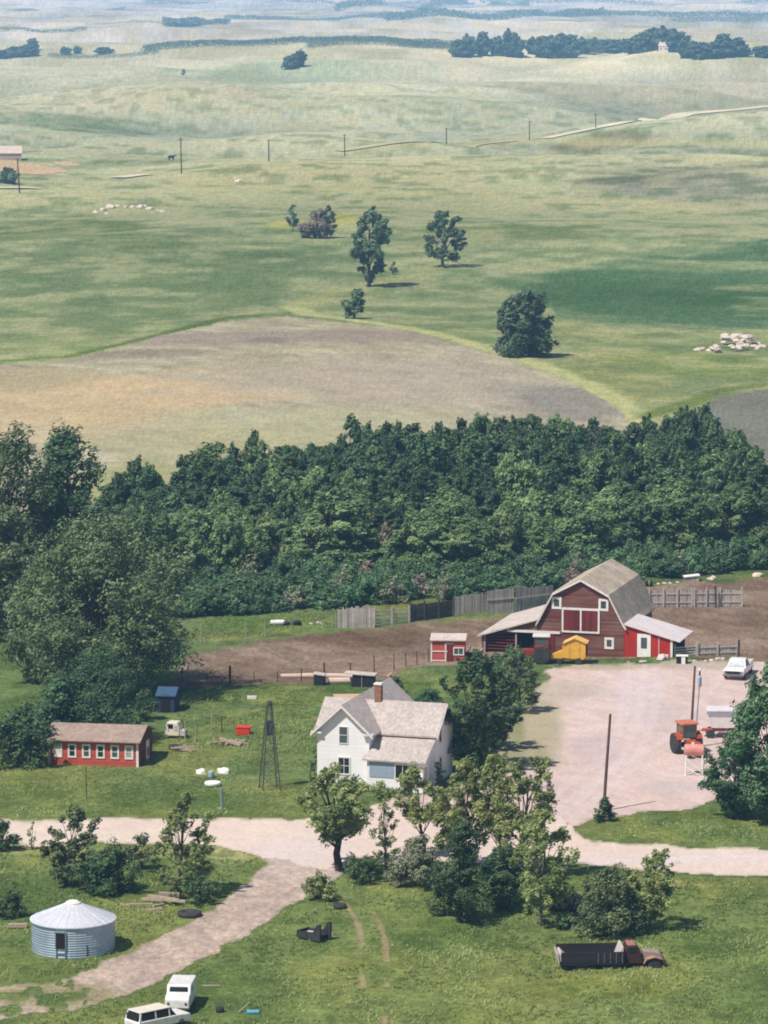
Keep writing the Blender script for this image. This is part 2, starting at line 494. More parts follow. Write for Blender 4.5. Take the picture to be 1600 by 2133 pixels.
def grass_col(x, y):
    rgb = grass_rgb(x, y)
    d = np.maximum(y, 1)
    amp = sstep(500, 900, y)[..., None]
    # dry crests, green hollows
    hz = hgt(x, y)[..., None]
    rgb = rgb + amp * np.clip(hz / 6, -1, 1) * np.array([24, 19, 13]) * sstep(3800, 2600, d)[..., None]
    big = (fbm(x / 55., y / 70., 41, 4) - .5)[..., None]
    rgb = rgb + big * np.array([44, 34, 26])
    rgb = paint(rgb, x, y, PATCH_G)
    # mottling: straw-coloured and dark green patches of a few metres, wider far away
    near = sstep(480, 360, y); mid = sstep(480, 620, y) * sstep(2600, 1500, y); farm = sstep(1500, 2600, y) * sstep(9000, 5000, y)
    m1 = fbm(x / 8., y / 11., 44, 5); m2 = fbm(x / 42., y / 190., 45, 5); m3 = fbm(x / 1.6, y / 2.6, 46, 4)
    def blend(rgb, w, c):
        return rgb * (1 - w[..., None]) + np.array(c, float) * w[..., None]
    rgb = blend(rgb, mid * .48 * sstep(.48, .72, m1), (202, 194, 156))
    rgb = blend(rgb, mid * .42 * sstep(.52, .27, m1), (100, 126, 98))
    rgb = blend(rgb, farm * .45 * sstep(.48, .72, m2), (222, 214, 190))
    rgb = blend(rgb, farm * .34 * sstep(.52, .28, m2), (158, 168, 146))
    rgb = blend(rgb, near * .55 * sstep(.52, .72, m3) * sstep(.3, .6, m1), (160, 164, 104))
    rgb = blend(rgb, near * .45 * sstep(.47, .28, m3), (80, 100, 62))
    rgb = blend(rgb, near * .5 * sstep(.52, .68, m1), (154, 154, 92))
    rgb = blend(rgb, near * .5 * sstep(.52, .36, fbm(x / 13., y / 17., 49, 4)), (90, 114, 70))
    str_ = (fbm(x / 160., y / (30 + .06 * d), 43, 3) - .5)[..., None]
    rgb = rgb + str_ * amp * np.array([44, 38, 30])
    far = sstep(3600, 5200, y)[..., None]
    st2 = (fbm(x / 1500., y / 420., 47, 4) - .5)[..., None]
    rgb = rgb + far * st2 * np.array([80, 44, 16])
    # dark green crop on the right
    q = sum(in_poly(x + 30 * (fbm(x / 22, y / 50, 8 + k) - .5), y + 50 * (fbm(x / 26, y / 40, 18 + k) - .5), CROP) for k in range(4)) / 4.
    w = (q * .8 * (1 - .8 * sstep(.56, .7, fbm(x / 26., y / 30., 48, 4))))[..., None]
    rgb = rgb * (1 - w) + (np.array([82, 118, 96]) + big * 30) * w
    # pale mown margin along the field, and the cattle path beyond it
    for pts, wd, c, a in MARGINS:
        dd = line_dist(x, y, pts)
        w = (a * sstep(wd * 1.4, wd * .4, dd + wd * .8 * (fbm(x / 6, y / 9, 51) - .5)))[..., None]
        rgb = rgb * (1 - w) + np.array(c, float) * w
    rgb = rgb + (grain(x, y) * 9)[..., None] * np.array([1, .95, .8])
    return alb(np.clip(rgb, 5, 250), d)

CROP = wpoly([(1030, 578), (1150, 556), (1400, 522), (1600, 500), (1900, 490), (1900, 690), (1400, 682), (1150, 655), (1045, 622)])
MARGINS = [(wpoly([(610, 640), (640, 655), (720, 664), (800, 676), (900, 694), (1000, 722), (1100, 752), (1200, 792), (1290, 838), (1330, 880)]), 2.6, (200, 198, 146), .95),
           (wpoly([(615, 640), (640, 628), (700, 606), (780, 594), (870, 566), (920, 556)]), 3.0, (182, 180, 128), .5),
           (wpoly([(-60, 756), (150, 742), (300, 706), (470, 662), (560, 654)]), 1.6, (96, 120, 78), .7),
           (wpoly([(1345, 868), (1400, 850), (1460, 832), (1520, 810), (1650, 796)]), 2.0, (112, 134, 84), .7),
           (wpoly([(480, 390), (700, 396), (900, 402), (1000, 396)]), 7.0, (198, 194, 146), .6),
           (wpoly([(700, 318), (850, 303), (1000, 296), (1130, 292), (1300, 301), (1600, 302)]), 10.0, (202, 198, 158), .6)]

M_GRASS = groundmat('grass_ground', [(.35, .22), (1.6, .28), (5.5, .30)], (.86, 1.0, .86), (1.12, 1.05, .85), bump=.5)
M_GRAVEL = groundmat('gravel', [(.5, .06), (3.0, .09), (12., .10)], (.97, .95, .92), (.97, .98, .96), bump=.12)
M_DIRT = groundmat('dirt', [(.5, .16), (2.2, .24), (9., .2)], (.85, .86, .88), (1.14, 1.08, 1.0), bump=.4)
M_FIELD = groundmat('field_soil', [(.12, .07), (.45, .11), (1.6, .16)], (.94, .96, .95), (1.05, 1.03, .98), bump=.2)

def grid_mesh(name, sel, colf, m, lift=0.0, kind='structure', edge=False):
    """the faces of the land grid chosen by sel, as one object"""
    fi = np.nonzero(sel.ravel())[0]
    r, c = fi // (NC - 1), fi % (NC - 1)
    a = r * NC + c
    quads = np.stack([a, a + 1, a + NC + 1, a + NC], 1)
    used, inv = np.unique(quads, return_inverse=True)
    co = np.stack([P2[0][used], P2[1][used], P2[2][used] + lift * np.maximum(P2[1][used] / 300., 1)], 1)
    me = D.meshes.new(name)
    me.vertices.add(len(used)); me.vertices.foreach_set('co', co.astype(np.float32).ravel())
    nq = len(quads)
    me.loops.add(nq * 4); me.loops.foreach_set('vertex_index', inv.reshape(-1).astype(np.int32))
    me.polygons.add(nq); me.polygons.foreach_set('loop_start', np.arange(0, nq * 4, 4, dtype=np.int32))
    me.polygons.foreach_set('use_smooth', np.ones(nq, bool))
    me.update(calc_edges=True); me.validate()
    at = me.attributes.new('Col', 'FLOAT_COLOR', 'POINT')
    cl = np.ones((len(used), 4), np.float32); cl[:, :3] = colf(co[:, 0], co[:, 1])
    if edge:                                    # grass creeps in along the rim
        w = sstep(.92, .50, COVER[used] + .5 * (fbm(co[:, 0] / .8, co[:, 1] / 1.1, 303, 3) - .5))[:, None] * .8
        cl[:, :3] = cl[:, :3] * (1 - w) + grass_col(co[:, 0], co[:, 1]) * w
    at.data.foreach_set('color', cl.ravel())
    me.materials.append(m)
    o = link(name, me)
    o['kind'] = kind
    return o

FX = (GX[:-1, :-1] + GX[1:, 1:]) / 2
FY = (GY[:-1, :-1] + GY[1:, 1:]) / 2
grid_mesh('ground', np.ones(FX.shape, bool), grass_col, M_GRASS)

def region(pts, amp=1.0, sc=3.0, seed=0):
    a = amp * (FY / 300.)
    wx = FX + a * (fbm(FX / sc, FY / sc, seed + 100, 4) - .5) * 2
    wy = FY + 2.2 * a * (fbm(FX / sc, FY / sc, seed + 200, 4) - .5) * 2
    return in_poly(wx, wy, wpoly(pts))

def flat(c, vary=14, sc=9.0, seed=0, patches=(), extra=None, fine=0):
    def f(x, y):
        rgb = np.zeros(x.shape + (3,)) + np.array(c, float)
        rgb = rgb + ((fbm(x / sc, y / (sc * 1.6), seed, 5) - .5) * 2)[..., None] * vary
        if fine: rgb = rgb + ((fbm((x + .5 * y) / fine, y / (fine * 2.2), seed + 3, 4) - .5) * 2)[..., None] * np.array([26, 23, 19]) * (1.25 if np.mean(c) < 195 else .55)
        rgb = paint(rgb, x, y, patches)
        if extra: rgb = extra(rgb, x, y)
        rgb = rgb + (grain(x, y) * (10 if np.mean(c) < 195 else 5))[..., None]
        al = alb(np.clip(rgb, 5, 254), np.maximum(y, 1))
        return al
    return f

SHEETS = []
# gravel road and farmyard
def tracks(lines, c, wd, a):
    L = [wpoly(p) for p in lines]
    def f(rgb, x, y):
        for p in L:
            dd = line_dist(x, y, p)
            w = (a * sstep(wd, wd * .3, dd + wd * .6 * (fbm(x / 3, y / 5, 61) - .5)))[..., None]
            rgb = rgb * (1 - w) + np.array(c, float) * w
        return rgb
    return f

road = region([(-300, 1707), (200, 1706), (430, 1705), (600, 1706), (680, 1700), (800, 1690), (1000, 1690), (1150, 1700), (1196, 1724), (1222, 1744), (1290, 1756), (1450, 1766), (1900, 1774),
               (1900, 1846), (1450, 1822), (1200, 1803), (1000, 1800), (850, 1795), (740, 1800), (690, 1815), (560, 1788), (520, 1778), (440, 1762), (300, 1760), (0, 1765), (-300, 1767)], .55, 2.2, 1)
yard = region([(700, 1712), (770, 1688), (830, 1655), (900, 1652), (1000, 1628), (1045, 1612), (1050, 1560), (1068, 1500), (1118, 1430), (1146, 1391), (1240, 1385), (1330, 1379), (1400, 1377), (1500, 1378),
               (1600, 1374), (1900, 1372), (1900, 1668), (1600, 1672), (1480, 1668), (1440, 1684), (1300, 1694), (1245, 1700), (1216, 1712), (1198, 1726), (1150, 1710), (1000, 1700)], .9, 3.0, 2) & ~road
gx_extra = tracks([[(1175, 1700), (1230, 1650), (1290, 1590), (1330, 1500), (1340, 1430), (1345, 1385)], [(1195, 1705), (1260, 1650), (1325, 1590), (1360, 1500), (1372, 1430), (1365, 1390)],
                   [(1120, 1690), (1200, 1620), (1280, 1560), (1300, 1480), (1305, 1400)], [(1150, 1700), (1260, 1610), (1390, 1540), (1450, 1470), (1500, 1420)], [(1180, 1480), (1240, 1450), (1320, 1440), (1420, 1410)]], (242, 224, 222), .6, .34)
SHEETS.append(('road', road, flat((247, 222, 206), 8, 8, 5, [(120, 1740, 260, 14, (244, 226, 206), .6), (640, 1770, 120, 40, (238, 220, 214), .6), (1450, 1790, 300, 14, (244, 226, 224), .6)]), M_GRAVEL, .03))
SHEETS.append(('farmyard', yard, flat((236, 209, 198), 9, 7, 6, [(1120, 1510, 60, 90, (186, 176, 142), .75), (1062, 1520, 36, 90, (140, 146, 104), .7), (1110, 1425, 36, 26, (150, 150, 114), .6), (1180, 1440, 90, 26, (206, 190, 172), .7), (1330, 1470, 60, 60, (234, 216, 214), .5), (1250, 1390, 110, 8, (190, 176, 150), .7), (1460, 1384, 90, 7, (196, 180, 164), .6), (1540, 1660, 80, 14, (206, 188, 166), .6), (1240, 1560, 60, 40, (214, 192, 190), .6), (1390, 1500, 60, 40, (218, 198, 192), .6), (1100, 1570, 50, 26, (170, 164, 128), .6), (1150, 1640, 70, 20, (218, 196, 192), .6), (1400, 1640, 90, 20, (222, 202, 196), .6)], gx_extra, fine=.9), M_GRAVEL, .03))
trk = region([(530, 1776), (730, 1800), (690, 1838), (625, 1874), (566, 1914), (504, 1956), (424, 2000), (340, 2042), (250, 2076), (150, 2104), (-60, 2130), (-60, 2064), (80, 2052), (190, 2018), (290, 1976), (380, 1930), (452, 1882), (515, 1838), (545, 1802)], .7, 2.0, 3) & ~road & ~yard
end = ell(90, 2085, 200, 60)
fade = np.hypot((FX - end[0]) / end[2], (FY - end[1]) / end[3])
trk &= fbm(FX / .9, FY / 1.6, 71, 3) > sstep(1.3, .1, fade) * .56
tr_extra = tracks([[(600, 1830), (520, 1890), (440, 1945), (340, 2000), (240, 2040)], [(630, 1840), (560, 1895), (480, 1952), (380, 2008), (280, 2050)]], (206, 182, 168), .4, .6)
SHEETS.append(('dirt_track', trk, flat((212, 189, 173), 12, 5, 7, [(630, 1808, 90, 36, (224, 204, 192), .8), (120, 2074, 190, 34, (160, 152, 112), .75)], tr_extra, fine=.7), M_DIRT, .025))
RUTL = wpoly([(690, 1868), (722, 1884), (745, 1920), (756, 1975), (755, 2050), (750, 2110)])
RUTR = wpoly([(695, 1862), (748, 1878), (785, 1908), (800, 1950), (808, 2010), (804, 2080), (800, 2140)])
rut = (np.minimum(line_dist(FX, FY, RUTL), line_dist(FX, FY, RUTR)) + .25 * (fbm(FX / .8, FY / 1.2, 91) - .5) < .26) & (fbm(FX / 1.2, FY / 2.0, 93, 3) > .33 + .10 * sstep(250, 236, FY))
SHEETS.append(('wheel_ruts', rut, flat((176, 160, 124), 10, 5, 9), M_DIRT, .02))
cor = region([(350, 1432), (365, 1396), (385, 1368), (500, 1340), (700, 1313), (850, 1300), (940, 1290), (1010, 1284), (1150, 1275), (1300, 1262), (1335, 1218), (1440, 1213), (1540, 1208), (1640, 1200), (1900, 1190),
              (1900, 1376), (1600, 1376), (1440, 1368), (1150, 1372), (1000, 1384), (890, 1390), (800, 1412), (650, 1426), (500, 1430)], .9, 3.5, 4) & ~yard
SHEETS.append(('corral_ground', cor, flat((150, 129, 114), 26, 7, 8, [(700, 1330, 330, 12, (122, 104, 92), .6), (800, 1385, 260, 14, (172, 150, 132), .7), (1500, 1340, 110, 22, (178, 152, 136), .7), (1480, 1300, 110, 12, (140, 118, 104), .6), (1570, 1290, 50, 22, (126, 112, 100), .5),
     (1000, 1275, 160, 8, (170, 146, 110), .6), (1520, 1225, 110, 10, (126, 106, 96), .6), (480, 1400, 120, 14, (150, 132, 116), .5)], fine=1.3), M_DIRT, .025))
fld = region([(-400, 800), (0, 758), (150, 748), (250, 722), (400, 683), (470, 669), (560, 660), (600, 658), (700, 669), (800, 681), (900, 701), (1000, 729), (1100, 761), (1200, 801), (1290, 852), (1330, 900), (1340, 1010), (800, 1010), (300, 1085), (-400, 1110)], .5, 6, 5)
SHEETS.append(('brown_field', fld, flat((188, 179, 154), 15, 20, 10, [(160, 840, 300, 60, (214, 188, 150), .75), (60, 900, 220, 40, (216, 194, 156), .5), (620, 700, 420, 22, (166, 152, 142), .85), (880, 790, 300, 50, (188, 174, 158), .7), (1180, 830, 130, 32, (154, 148, 140), .85), (560, 708, 60, 10, (142, 136, 130), .7), (300, 738, 160, 10, (150, 142, 130), .7),
     (620, 880, 300, 34, (190, 186, 152), .7), (400, 920, 300, 30, (192, 186, 144), .6), (560, 800, 300, 30, (196, 180, 160), .5), (260, 1010, 120, 50, (172, 174, 122), .8), (80, 790, 130, 22, (180, 166, 136), .6), (470, 830, 190, 12, (220, 190, 152), .6), (330, 800, 160, 10, (222, 192, 152), .6)], fine=3.2), M_FIELD, .03))
fl2 = region([(1452, 862), (1475, 838), (1510, 822), (1560, 812), (1650, 806), (1900, 798), (1900, 1000), (1620, 985), (1540, 935), (1480, 885)], .4, 5, 6)
SHEETS.append(('grey_field', fl2, flat((136, 138, 128), 9, 15, 11), M_FIELD, .03))
def ribbon(name, pts, width, c, m):
    """a narrow far road laid over the hills"""
    W_ = [T(a, b) for a, b in pts]
    line = []
    for p, q in zip(W_, W_[1:]):
        n = max(2, int((q - p).length / 6))
        line += [(p.x + (q.x - p.x) * i / n, p.y + (q.y - p.y) * i / n) for i in range(n)]
    line.append((W_[-1].x, W_[-1].y))
    L = np.array(line); L = np.stack([np.convolve(np.pad(L[:, k], 6, mode='edge'), np.ones(13) / 13, 'valid') for k in (0, 1)], 1)
    tg = np.gradient(L, axis=0); tg /= np.linalg.norm(tg, axis=1)[:, None] + 1e-9
    nr = np.stack([-tg[:, 1], tg[:, 0]], 1)
    V = []
    off = (-.5, -.25, 0, .25, .5)
    for o_ in off:
        q = L + nr * width * o_ * (1 + .25 * (vn(L[:, 0] / 9, L[:, 1] / 9, 5) - .5))[:, None]
        V.append(np.stack([q[:, 0], q[:, 1], hgt(q[:, 0], q[:, 1]) + .35], 1))
    n = len(L); V = np.concatenate(V)
    me = D.meshes.new(name)
    me.from_pydata(V.tolist(), [], [(k * n + i, k * n + i + 1, (k + 1) * n + i + 1, (k + 1) * n + i) for k in range(4) for i in range(n - 1)])
    at = me.attributes.new('Col', 'FLOAT_COLOR', 'POINT'); cl = np.ones((len(V), 4), np.float32)
    cl[:, :3] = alb(np.clip(np.array(c, float) + ((vn(V[:, 0] / 12, V[:, 1] / 12, 6) - .5) * 24)[:, None], 5, 252), V[:, 1])
    at.data.foreach_set('color', cl.ravel()); me.materials.append(m)
    link(name, me)['kind'] = 'structure'
ribbon('gravel_road', [(1112, 294), (1125, 291), (1200, 277), (1300, 259), (1400, 241), (1470, 227), (1520, 223), (1620, 223), (1800, 226)], 9, (240, 230, 204), M_GRAVEL)
ribbon('field_lane', [(-200, 406), (0, 399), (45, 394), (80, 389)], 7, (238, 226, 206), M_GRAVEL)
ribbon('field_lane', [(205, 375), (250, 371), (298, 365), (340, 360)], 6.5, (236, 226, 204), M_GRAVEL)
ribbon('field_lane', [(640, 322), (720, 313), (800, 307), (900, 300), (1000, 295), (1112, 293)], 4, (204, 202, 172), M_GRAVEL)
br = region([(-200, 322), (0, 330), (70, 342), (120, 350), (140, 358), (90, 364), (0, 361), (-200, 360)], .3, 12, 11) | region([(110, 336), (150, 338), (170, 345), (140, 347), (118, 343)], .2, 12, 12)
SHEETS.append(('bare_earth', br, flat((216, 190, 160), 9, 25, 14), M_DIRT, .03))

COVER = np.zeros(FX.shape)
for sh_ in SHEETS: COVER = np.maximum(COVER, sh_[1])
def blur(a, k):
    for _ in range(k):
        p = np.pad(a, 1, mode='edge')
        a = (p[:-2, 1:-1] + p[2:, 1:-1] + p[1:-1, :-2] + p[1:-1, 2:] + 2 * p[1:-1, 1:-1]) / 6
    return a
_b = np.pad(blur(COVER, 5), 1, mode='edge')
COVER = ((_b[:-1, :-1] + _b[1:, :-1] + _b[:-1, 1:] + _b[1:, 1:]) / 4).ravel()
for nm_, sel_, colf_, m_, lift_ in SHEETS:
    grid_mesh(nm_, sel_, colf_, m_, lift_, edge=nm_ not in ('gravel_road', 'field_lane', 'bare_earth'))

# far haze: one body of air from before the camera to the horizon, its skylit glow put in as emission
hm = D.materials.new('haze_air'); hm.use_nodes = True
hn, hl = hm.node_tree.nodes, hm.node_tree.links
hn.clear()
ho = hn.new('ShaderNodeOutputMaterial')
ha = hn.new('ShaderNodeVolumeAbsorption'); he = hn.new('ShaderNodeEmission'); hs = hn.new('ShaderNodeAddShader')
smax = float(SIG.max())
ha.inputs['Density'].default_value = smax
ha.inputs['Color'].default_value = tuple(1 - SIG / smax) + (1,)
em = SIG * HAZE
he.inputs['Strength'].default_value = float(em.max())
he.inputs['Color'].default_value = tuple(em / em.max()) + (1,)
hl.new(ha.outputs[0], hs.inputs[0]); hl.new(he.outputs[0], hs.inputs[1]); hl.new(hs.outputs[0], ho.inputs['Volume'])
mb = MB(); mb.b2(-45000, 45000, -400, 70000, -300, 420)
hz = mb.build('haze', hm); hz['kind'] = 'structure'

# ------------------------------------------------------------------ buildings
M_BARN = boards('barn_siding', (112, 60, 50), (128, 104, 94), 'Z', .17, .85, .55, .5, stretch=(.35, .35, 1.4), var=.3)
M_BARNRED = boards('bright_red_siding', (182, 48, 34), (150, 44, 36), 'X', .22, .6, .8, .7, var=.12)
M_REDDOOR = boards('red_door_boards', (118, 42, 38), (92, 48, 44), 'X', .2, .7, .9, .6)
M_BARNROOF = shingles('barn_shingles', (196, 182, 166), (154, 138, 118), (168, 154, 138))
M_METALROOF = corrugated('pale_metal_roof', (232, 222, 224), (206, 194, 192), 'X', .25, .1, .5)
M_GREYROOF = shingles('lean_to_roof', (206, 194, 190), (182, 170, 162), (178, 166, 156))
M_WHITE = mat('white_paint', (240, 238, 238), (214, 212, 210), 1.2, .6, amount=.5)
M_TRIM = mat('white_trim', (238, 234, 232), (196, 190, 186), 2.2, .6, amount=.6)
M_GLASS = glass('window_glass')
M_GLASSB = glass('window_glass_grey', (60, 70, 74))
M_DARK = mat('dark_inside', (34, 28, 26), (20, 18, 18), 2)
M_GREYWOOD = boards('weathered_planks', (182, 174, 170), (138, 130, 124), 'XY', .22, .7, .9, .45, var=.28)
M_GREYRAIL = mat('weathered_rail', (198, 192, 188), (150, 142, 136), 2.5, .9, amount=.8, stretch=(1, 1, 3))
M_DARKWOOD = boards('dark_planks', (92, 88, 86), (62, 58, 56), 'XY', .24, .7, .9, .5, var=.3)
M_POST = mat('fence_post_wood', (92, 78, 68), (54, 46, 42), 4, .9, amount=.8)
M_PALEPOST = mat('pale_post_wood', (176, 164, 152), (128, 116, 106), 4, .9, amount=.7)
M_WIRE = mat('fence_wire', (120, 112, 106), None, 5, .5, .6)

def window(mb_parent, x, y, z, w, h, face, frame_m=None, pane_m=None, fr=.10, bars=(0, 1), k=1.0, label=None, th=.08):
    """a window standing proud of a wall: frame with a pane child. face: 'F' looks to -y, 'R' to +x, 'L' to -x"""
    frame_m = frame_m or M_TRIM; pane_m = pane_m or M_GLASS
    def place(mb, u0, u1, z0, z1, p0, p1):
        if face == 'F': mb.b2(x + u0, x + u1, y - p1, y - p0, z + z0, z + z1)
        elif face == 'R': mb.b2(x + p0, x + p1, y + u0, y + u1, z + z0, z + z1)
        else: mb.b2(x - p1, x - p0, y + u0, y + u1, z + z0, z + z1)
    f = MB(k)
    place(f, -w / 2 - fr, -w / 2, -fr, h + fr, -.02, th)
    place(f, w / 2, w / 2 + fr, -fr, h + fr, -.02, th)
    place(f, -w / 2, w / 2, h, h + fr, -.02, th)
    place(f, -w / 2, w / 2, -fr, 0, -.02, th)
    bt = .05
    for i in range(bars[0]):
        u = -w / 2 + w * (i + 1) / (bars[0] + 1)
        place(f, u - bt / 2, u + bt / 2, 0, h, -.01, th * .72)
    for i in range(bars[1]):
        q = h * (i + 1) / (bars[1] + 1)
        place(f, -w / 2, w / 2, q - bt / 2, q + bt / 2, -.01, th * .6)
    fo = f.build('window', frame_m, mb_parent, label)
    p = MB(k); place(p, -w / 2, w / 2, 0, h, -.01, th * .35)
    p.build('pane', pane_m, fo)
    return fo

def gable(mb, u0, u1, ze, zr, over, th, a, b, axis='Y'):
    um = (u0 + u1) / 2; sl = (zr - ze) / (um - u0)
    mb.strip([(u0 - over, ze - over * sl), (um, zr), (u1 + over, ze - over * sl)], th, a, b, axis)

KB = .808
# --- the big barn
PSI = R(15.8)
pb = T(1210, 1368)
barn = thing('barn', 'large weathered red gambrel barn with grey shingle roof and white trim', 'barn', pb, -PSI)
sec = [(-4.97, -.6), (-4.97, 3.95), (-3.2, 7.2), (0, 8.85), (3.2, 7.2), (4.97, 3.95), (4.97, -.6)]
MB(KB).prism(sec, 0, 15.4).build('wall', M_BARN, barn)
roofline = [(-5.25, 3.45), (-5.02, 4.0), (-3.28, 7.3), (0, 9.02), (3.28, 7.3), (5.02, 4.0), (5.35, 3.5)]
MB(KB).strip(roofline, .16, -.35, 15.9).build('roof', M_BARNROOF, barn)
mb = MB(KB)
rl = [(-5.2, 3.6), (-4.97, 4.0 - .05), (-3.24, 7.24), (0, 8.94), (3.24, 7.24), (4.97, 3.95), (5.25, 3.55)]
mb.strip(rl, .24, -.42, -.352)
mb.build('rake_trim', M_TRIM, barn)
# left lean-to: open in front, with a sliding door on a track
ll = [(-4.7, 4.25), (-12.1, 1.95)]
MB(KB).strip(ll[::-1], .14, -.4, 15.6).build('lean_to_roof', M_GREYROOF, barn)
mb = MB(KB)
mb.prism([(-11.6, 1.98), (-4.99, 4.04), (-4.99, 2.55), (-10.3, 2.55)], .0, .12)      # gable end above the opening
mb.b2(-11.62, -11.42, .0, 14.9, -.5, 1.92)                                          # outer long wall
mb.b2(-11.6, -4.99, 14.8, 14.95, -.5, 2.0)
mb.build('lean_to_wall', M_BARN, barn, 'brown weathered lean-to siding')
for x in (-11.3, -7.6): MB(KB).b2(x - .09, x + .09, .02, .2, -.4, 2.5 if x > -9 else 2.0).build('lean_to_post', M_PALEPOST, barn)
MB(KB).b2(-8.6, -2.4, -.16, -.02, 2.52, 2.78).build('door_track', M_TRIM, barn)
MB(KB).b2(-4.8, -3.1, -.13, -.03, .05, 2.5).build('sliding_door', M_REDDOOR, barn)
mb = MB(KB)
for i in range(5): mb.b2(-11.2, -7.7, .3, .36, .35 + .36 * i, .47 + .36 * i)
mb.build('pen_rails', M_REDDOOR, barn)
# right lean-to: bright red board front, pale metal roof, white door
MB(KB).strip([(4.75, 4.1), (11.5, 2.3)], .1, -.3, 7.4).build('lean_to_roof', M_METALROOF, barn, 'pale sheet metal lean-to roof')
mb = MB(KB)
mb.prism([(4.99, -.6), (10.6, -.6), (10.6, 2.42), (4.99, 3.92)], .0, .15)
mb.build('lean_to_wall', M_BARNRED, barn, 'bright red board lean-to front')
mb = MB(KB); mb.b2(10.5, 10.6, .16, 1.0, -.6, 2.4); mb.build('lean_to_side', M_DARKWOOD, barn)
mb = MB(KB); mb.b2(5.0, 10.6, 6.9, 7.05, -.6, 2.4); mb.build('lean_to_end', M_DARKWOOD, barn)
MB(KB).b2(10.36, 10.62, -.05, .0, -.3, 2.46).build('corner_board', M_TRIM, barn)
MB(KB).b2(9.0, 9.06, -.04, .0, -.3, 2.7).build('batten', M_TRIM, barn)
dr = MB(KB).b2(6.55, 8.1, -.09, .0, -.2, 2.95).build('door', M_WHITE, barn)
MB(KB).b2(6.98, 7.66, -.13, -.085, 1.35, 2.55).build('door_window', M_GLASSB, dr)
# hay doors
hf = MB(KB)
hx0, hx1, hz0, hz1 = -2.02, 1.98, 2.95, 5.35
for q in ((hx0 - .2, hx1 + .2, hz1, hz1 + .24), (hx0 - .2, hx1 + .2, hz0 - .2, hz0), (hx0 - .2, hx0, hz0, hz1), (hx1, hx1 + .2, hz0, hz1), (-.1, .08, hz0, hz1)):
    hf.b2(q[0], q[1], -.14, .0, q[2], q[3])
hfo = hf.build('hay_door_frame', M_TRIM, barn)
for a, b in ((hx0, -.1), (.08, hx1)):
    MB(KB).b2(a, b, -.08, .0, hz0, hz1).build('hay_door', M_REDDOOR, hfo)
window(barn, -2.85, 0, 5.65, .62, .85, 'F', pane_m=M_GLASSB, fr=.26, bars=(0, 0), k=KB)
window(barn, 2.6, 0, 5.65, .62, .85, 'F', pane_m=M_GLASSB, fr=.26, bars=(0, 0), k=KB)
window(barn, 3.3, 0, 1.3, .58, .8, 'F', pane_m=M_GLASSB, fr=.26, bars=(0, 0), k=KB)

# --- the white farmhouse
M_HROOF = shingles('house_shingles', (188, 178, 174), (172, 162, 158), (180, 170, 166))
M_HWALL = boards('white_clapboard', (240, 238, 242), (226, 224, 228), 'Z', .16, .5, .7, .88, var=.03)
M_BRICK = mat('chimney_brick', (158, 112, 92), (110, 78, 66), 6, .9, amount=.8)
M_SCREEN = mat('blue_grey_panel', (150, 166, 184), (134, 150, 168), 1.5)
hp = T(661, 1632)
house = thing('farmhouse', 'white story-and-a-half farmhouse with pinkish grey cross-gabled roof', 'house', hp, -R(17))
mb = MB(KB)
mb.prism([(0, -.6), (0, 5.4), (2.6, 7.72), (5.2, 5.4), (5.2, -.6)], 0, 15.0)
mb.build('wing_wall', M_HWALL, house)
mb = MB(KB)
mb.prism([(2.55, -.6), (2.55, 5.06), (5.6, 7.26), (8.65, 5.06), (8.65, -.6)], -.6, 11.0, 'X')
mb.build('wall', M_HWALL, house)
mb = MB(KB); gable(mb, 0, 5.2, 5.47, 7.88, .5, .16, -.5, 15.4); mb.build('wing_roof', M_HROOF, house)
mb = MB(KB); gable(mb, 2.55, 8.65, 5.14, 7.42, .45, .16, -1.0, 11.35, 'X'); mb.build('roof', M_HROOF, house)
mb = MB(KB)
gable(mb, 0, 5.2, 5.40, 7.81, .52, .22, -.58, -.503)
mb.b2(-.5, .55, -.45, -.002, 4.98, 5.16); mb.b2(4.65, 5.7, -.45, -.002, 4.98, 5.16)
mb.build('rake_trim', M_TRIM, house)
mb = MB(KB); gable(mb, 2.55, 8.65, 5.07, 7.35, .47, .2, 11.353, 11.42, 'X'); mb.build('rake_trim', M_TRIM, house)
ch = MB(KB); ch.b2(4.1, 4.75, 5.3, 5.95, 5.6, 8.9); cho = ch.build('chimney', M_BRICK, house)
MB(KB).b2(4.02, 4.83, 5.22, 6.03, 8.9, 9.05).build('chimney_cap', M_TRIM, cho)
# porch
MB(KB).prism([(2.5, 4.62), (-1.35, 2.92), (-1.35, 2.8), (2.5, 4.48)], 4.9, 11.2, 'X').build('porch_roof', M_HROOF, house)
mb = MB(KB)
mb.prism([(-1.0, -.6), (-1.0, 2.88), (2.55, 4.45), (2.55, -.6)], 5.3, 10.85, 'X')
mb.build('porch_wall', M_HWALL, house)
MB(KB).b2(5.55, 8.0, -1.06, -.99, 1.2, 2.62).build('porch_panel', M_SCREEN, house)
window(house, 9.2, -1.0, 1.22, 2.1, 1.28, 'F', pane_m=M_GLASS, fr=.1, bars=(2, 0), k=KB)
MB(KB).b2(10.84, 10.9, -.6, .3, 0, 2.2).build('porch_door', M_GREYRAIL, house)
window(house, 2.65, 0, 4.1, .78, 1.55, 'F', fr=.07, bars=(0, 1), k=KB, pane_m=M_GLASSB)
window(house, 2.7, 0, 1.15, 1.05, 1.5, 'F', fr=.12, bars=(1, 1), k=KB)
window(house, 11.0, 4.2, 3.9, .75, 1.45, 'R', fr=.1, k=KB)
window(house, 11.0, 4.3, .9, .75, 1.45, 'R', fr=.1, k=KB)

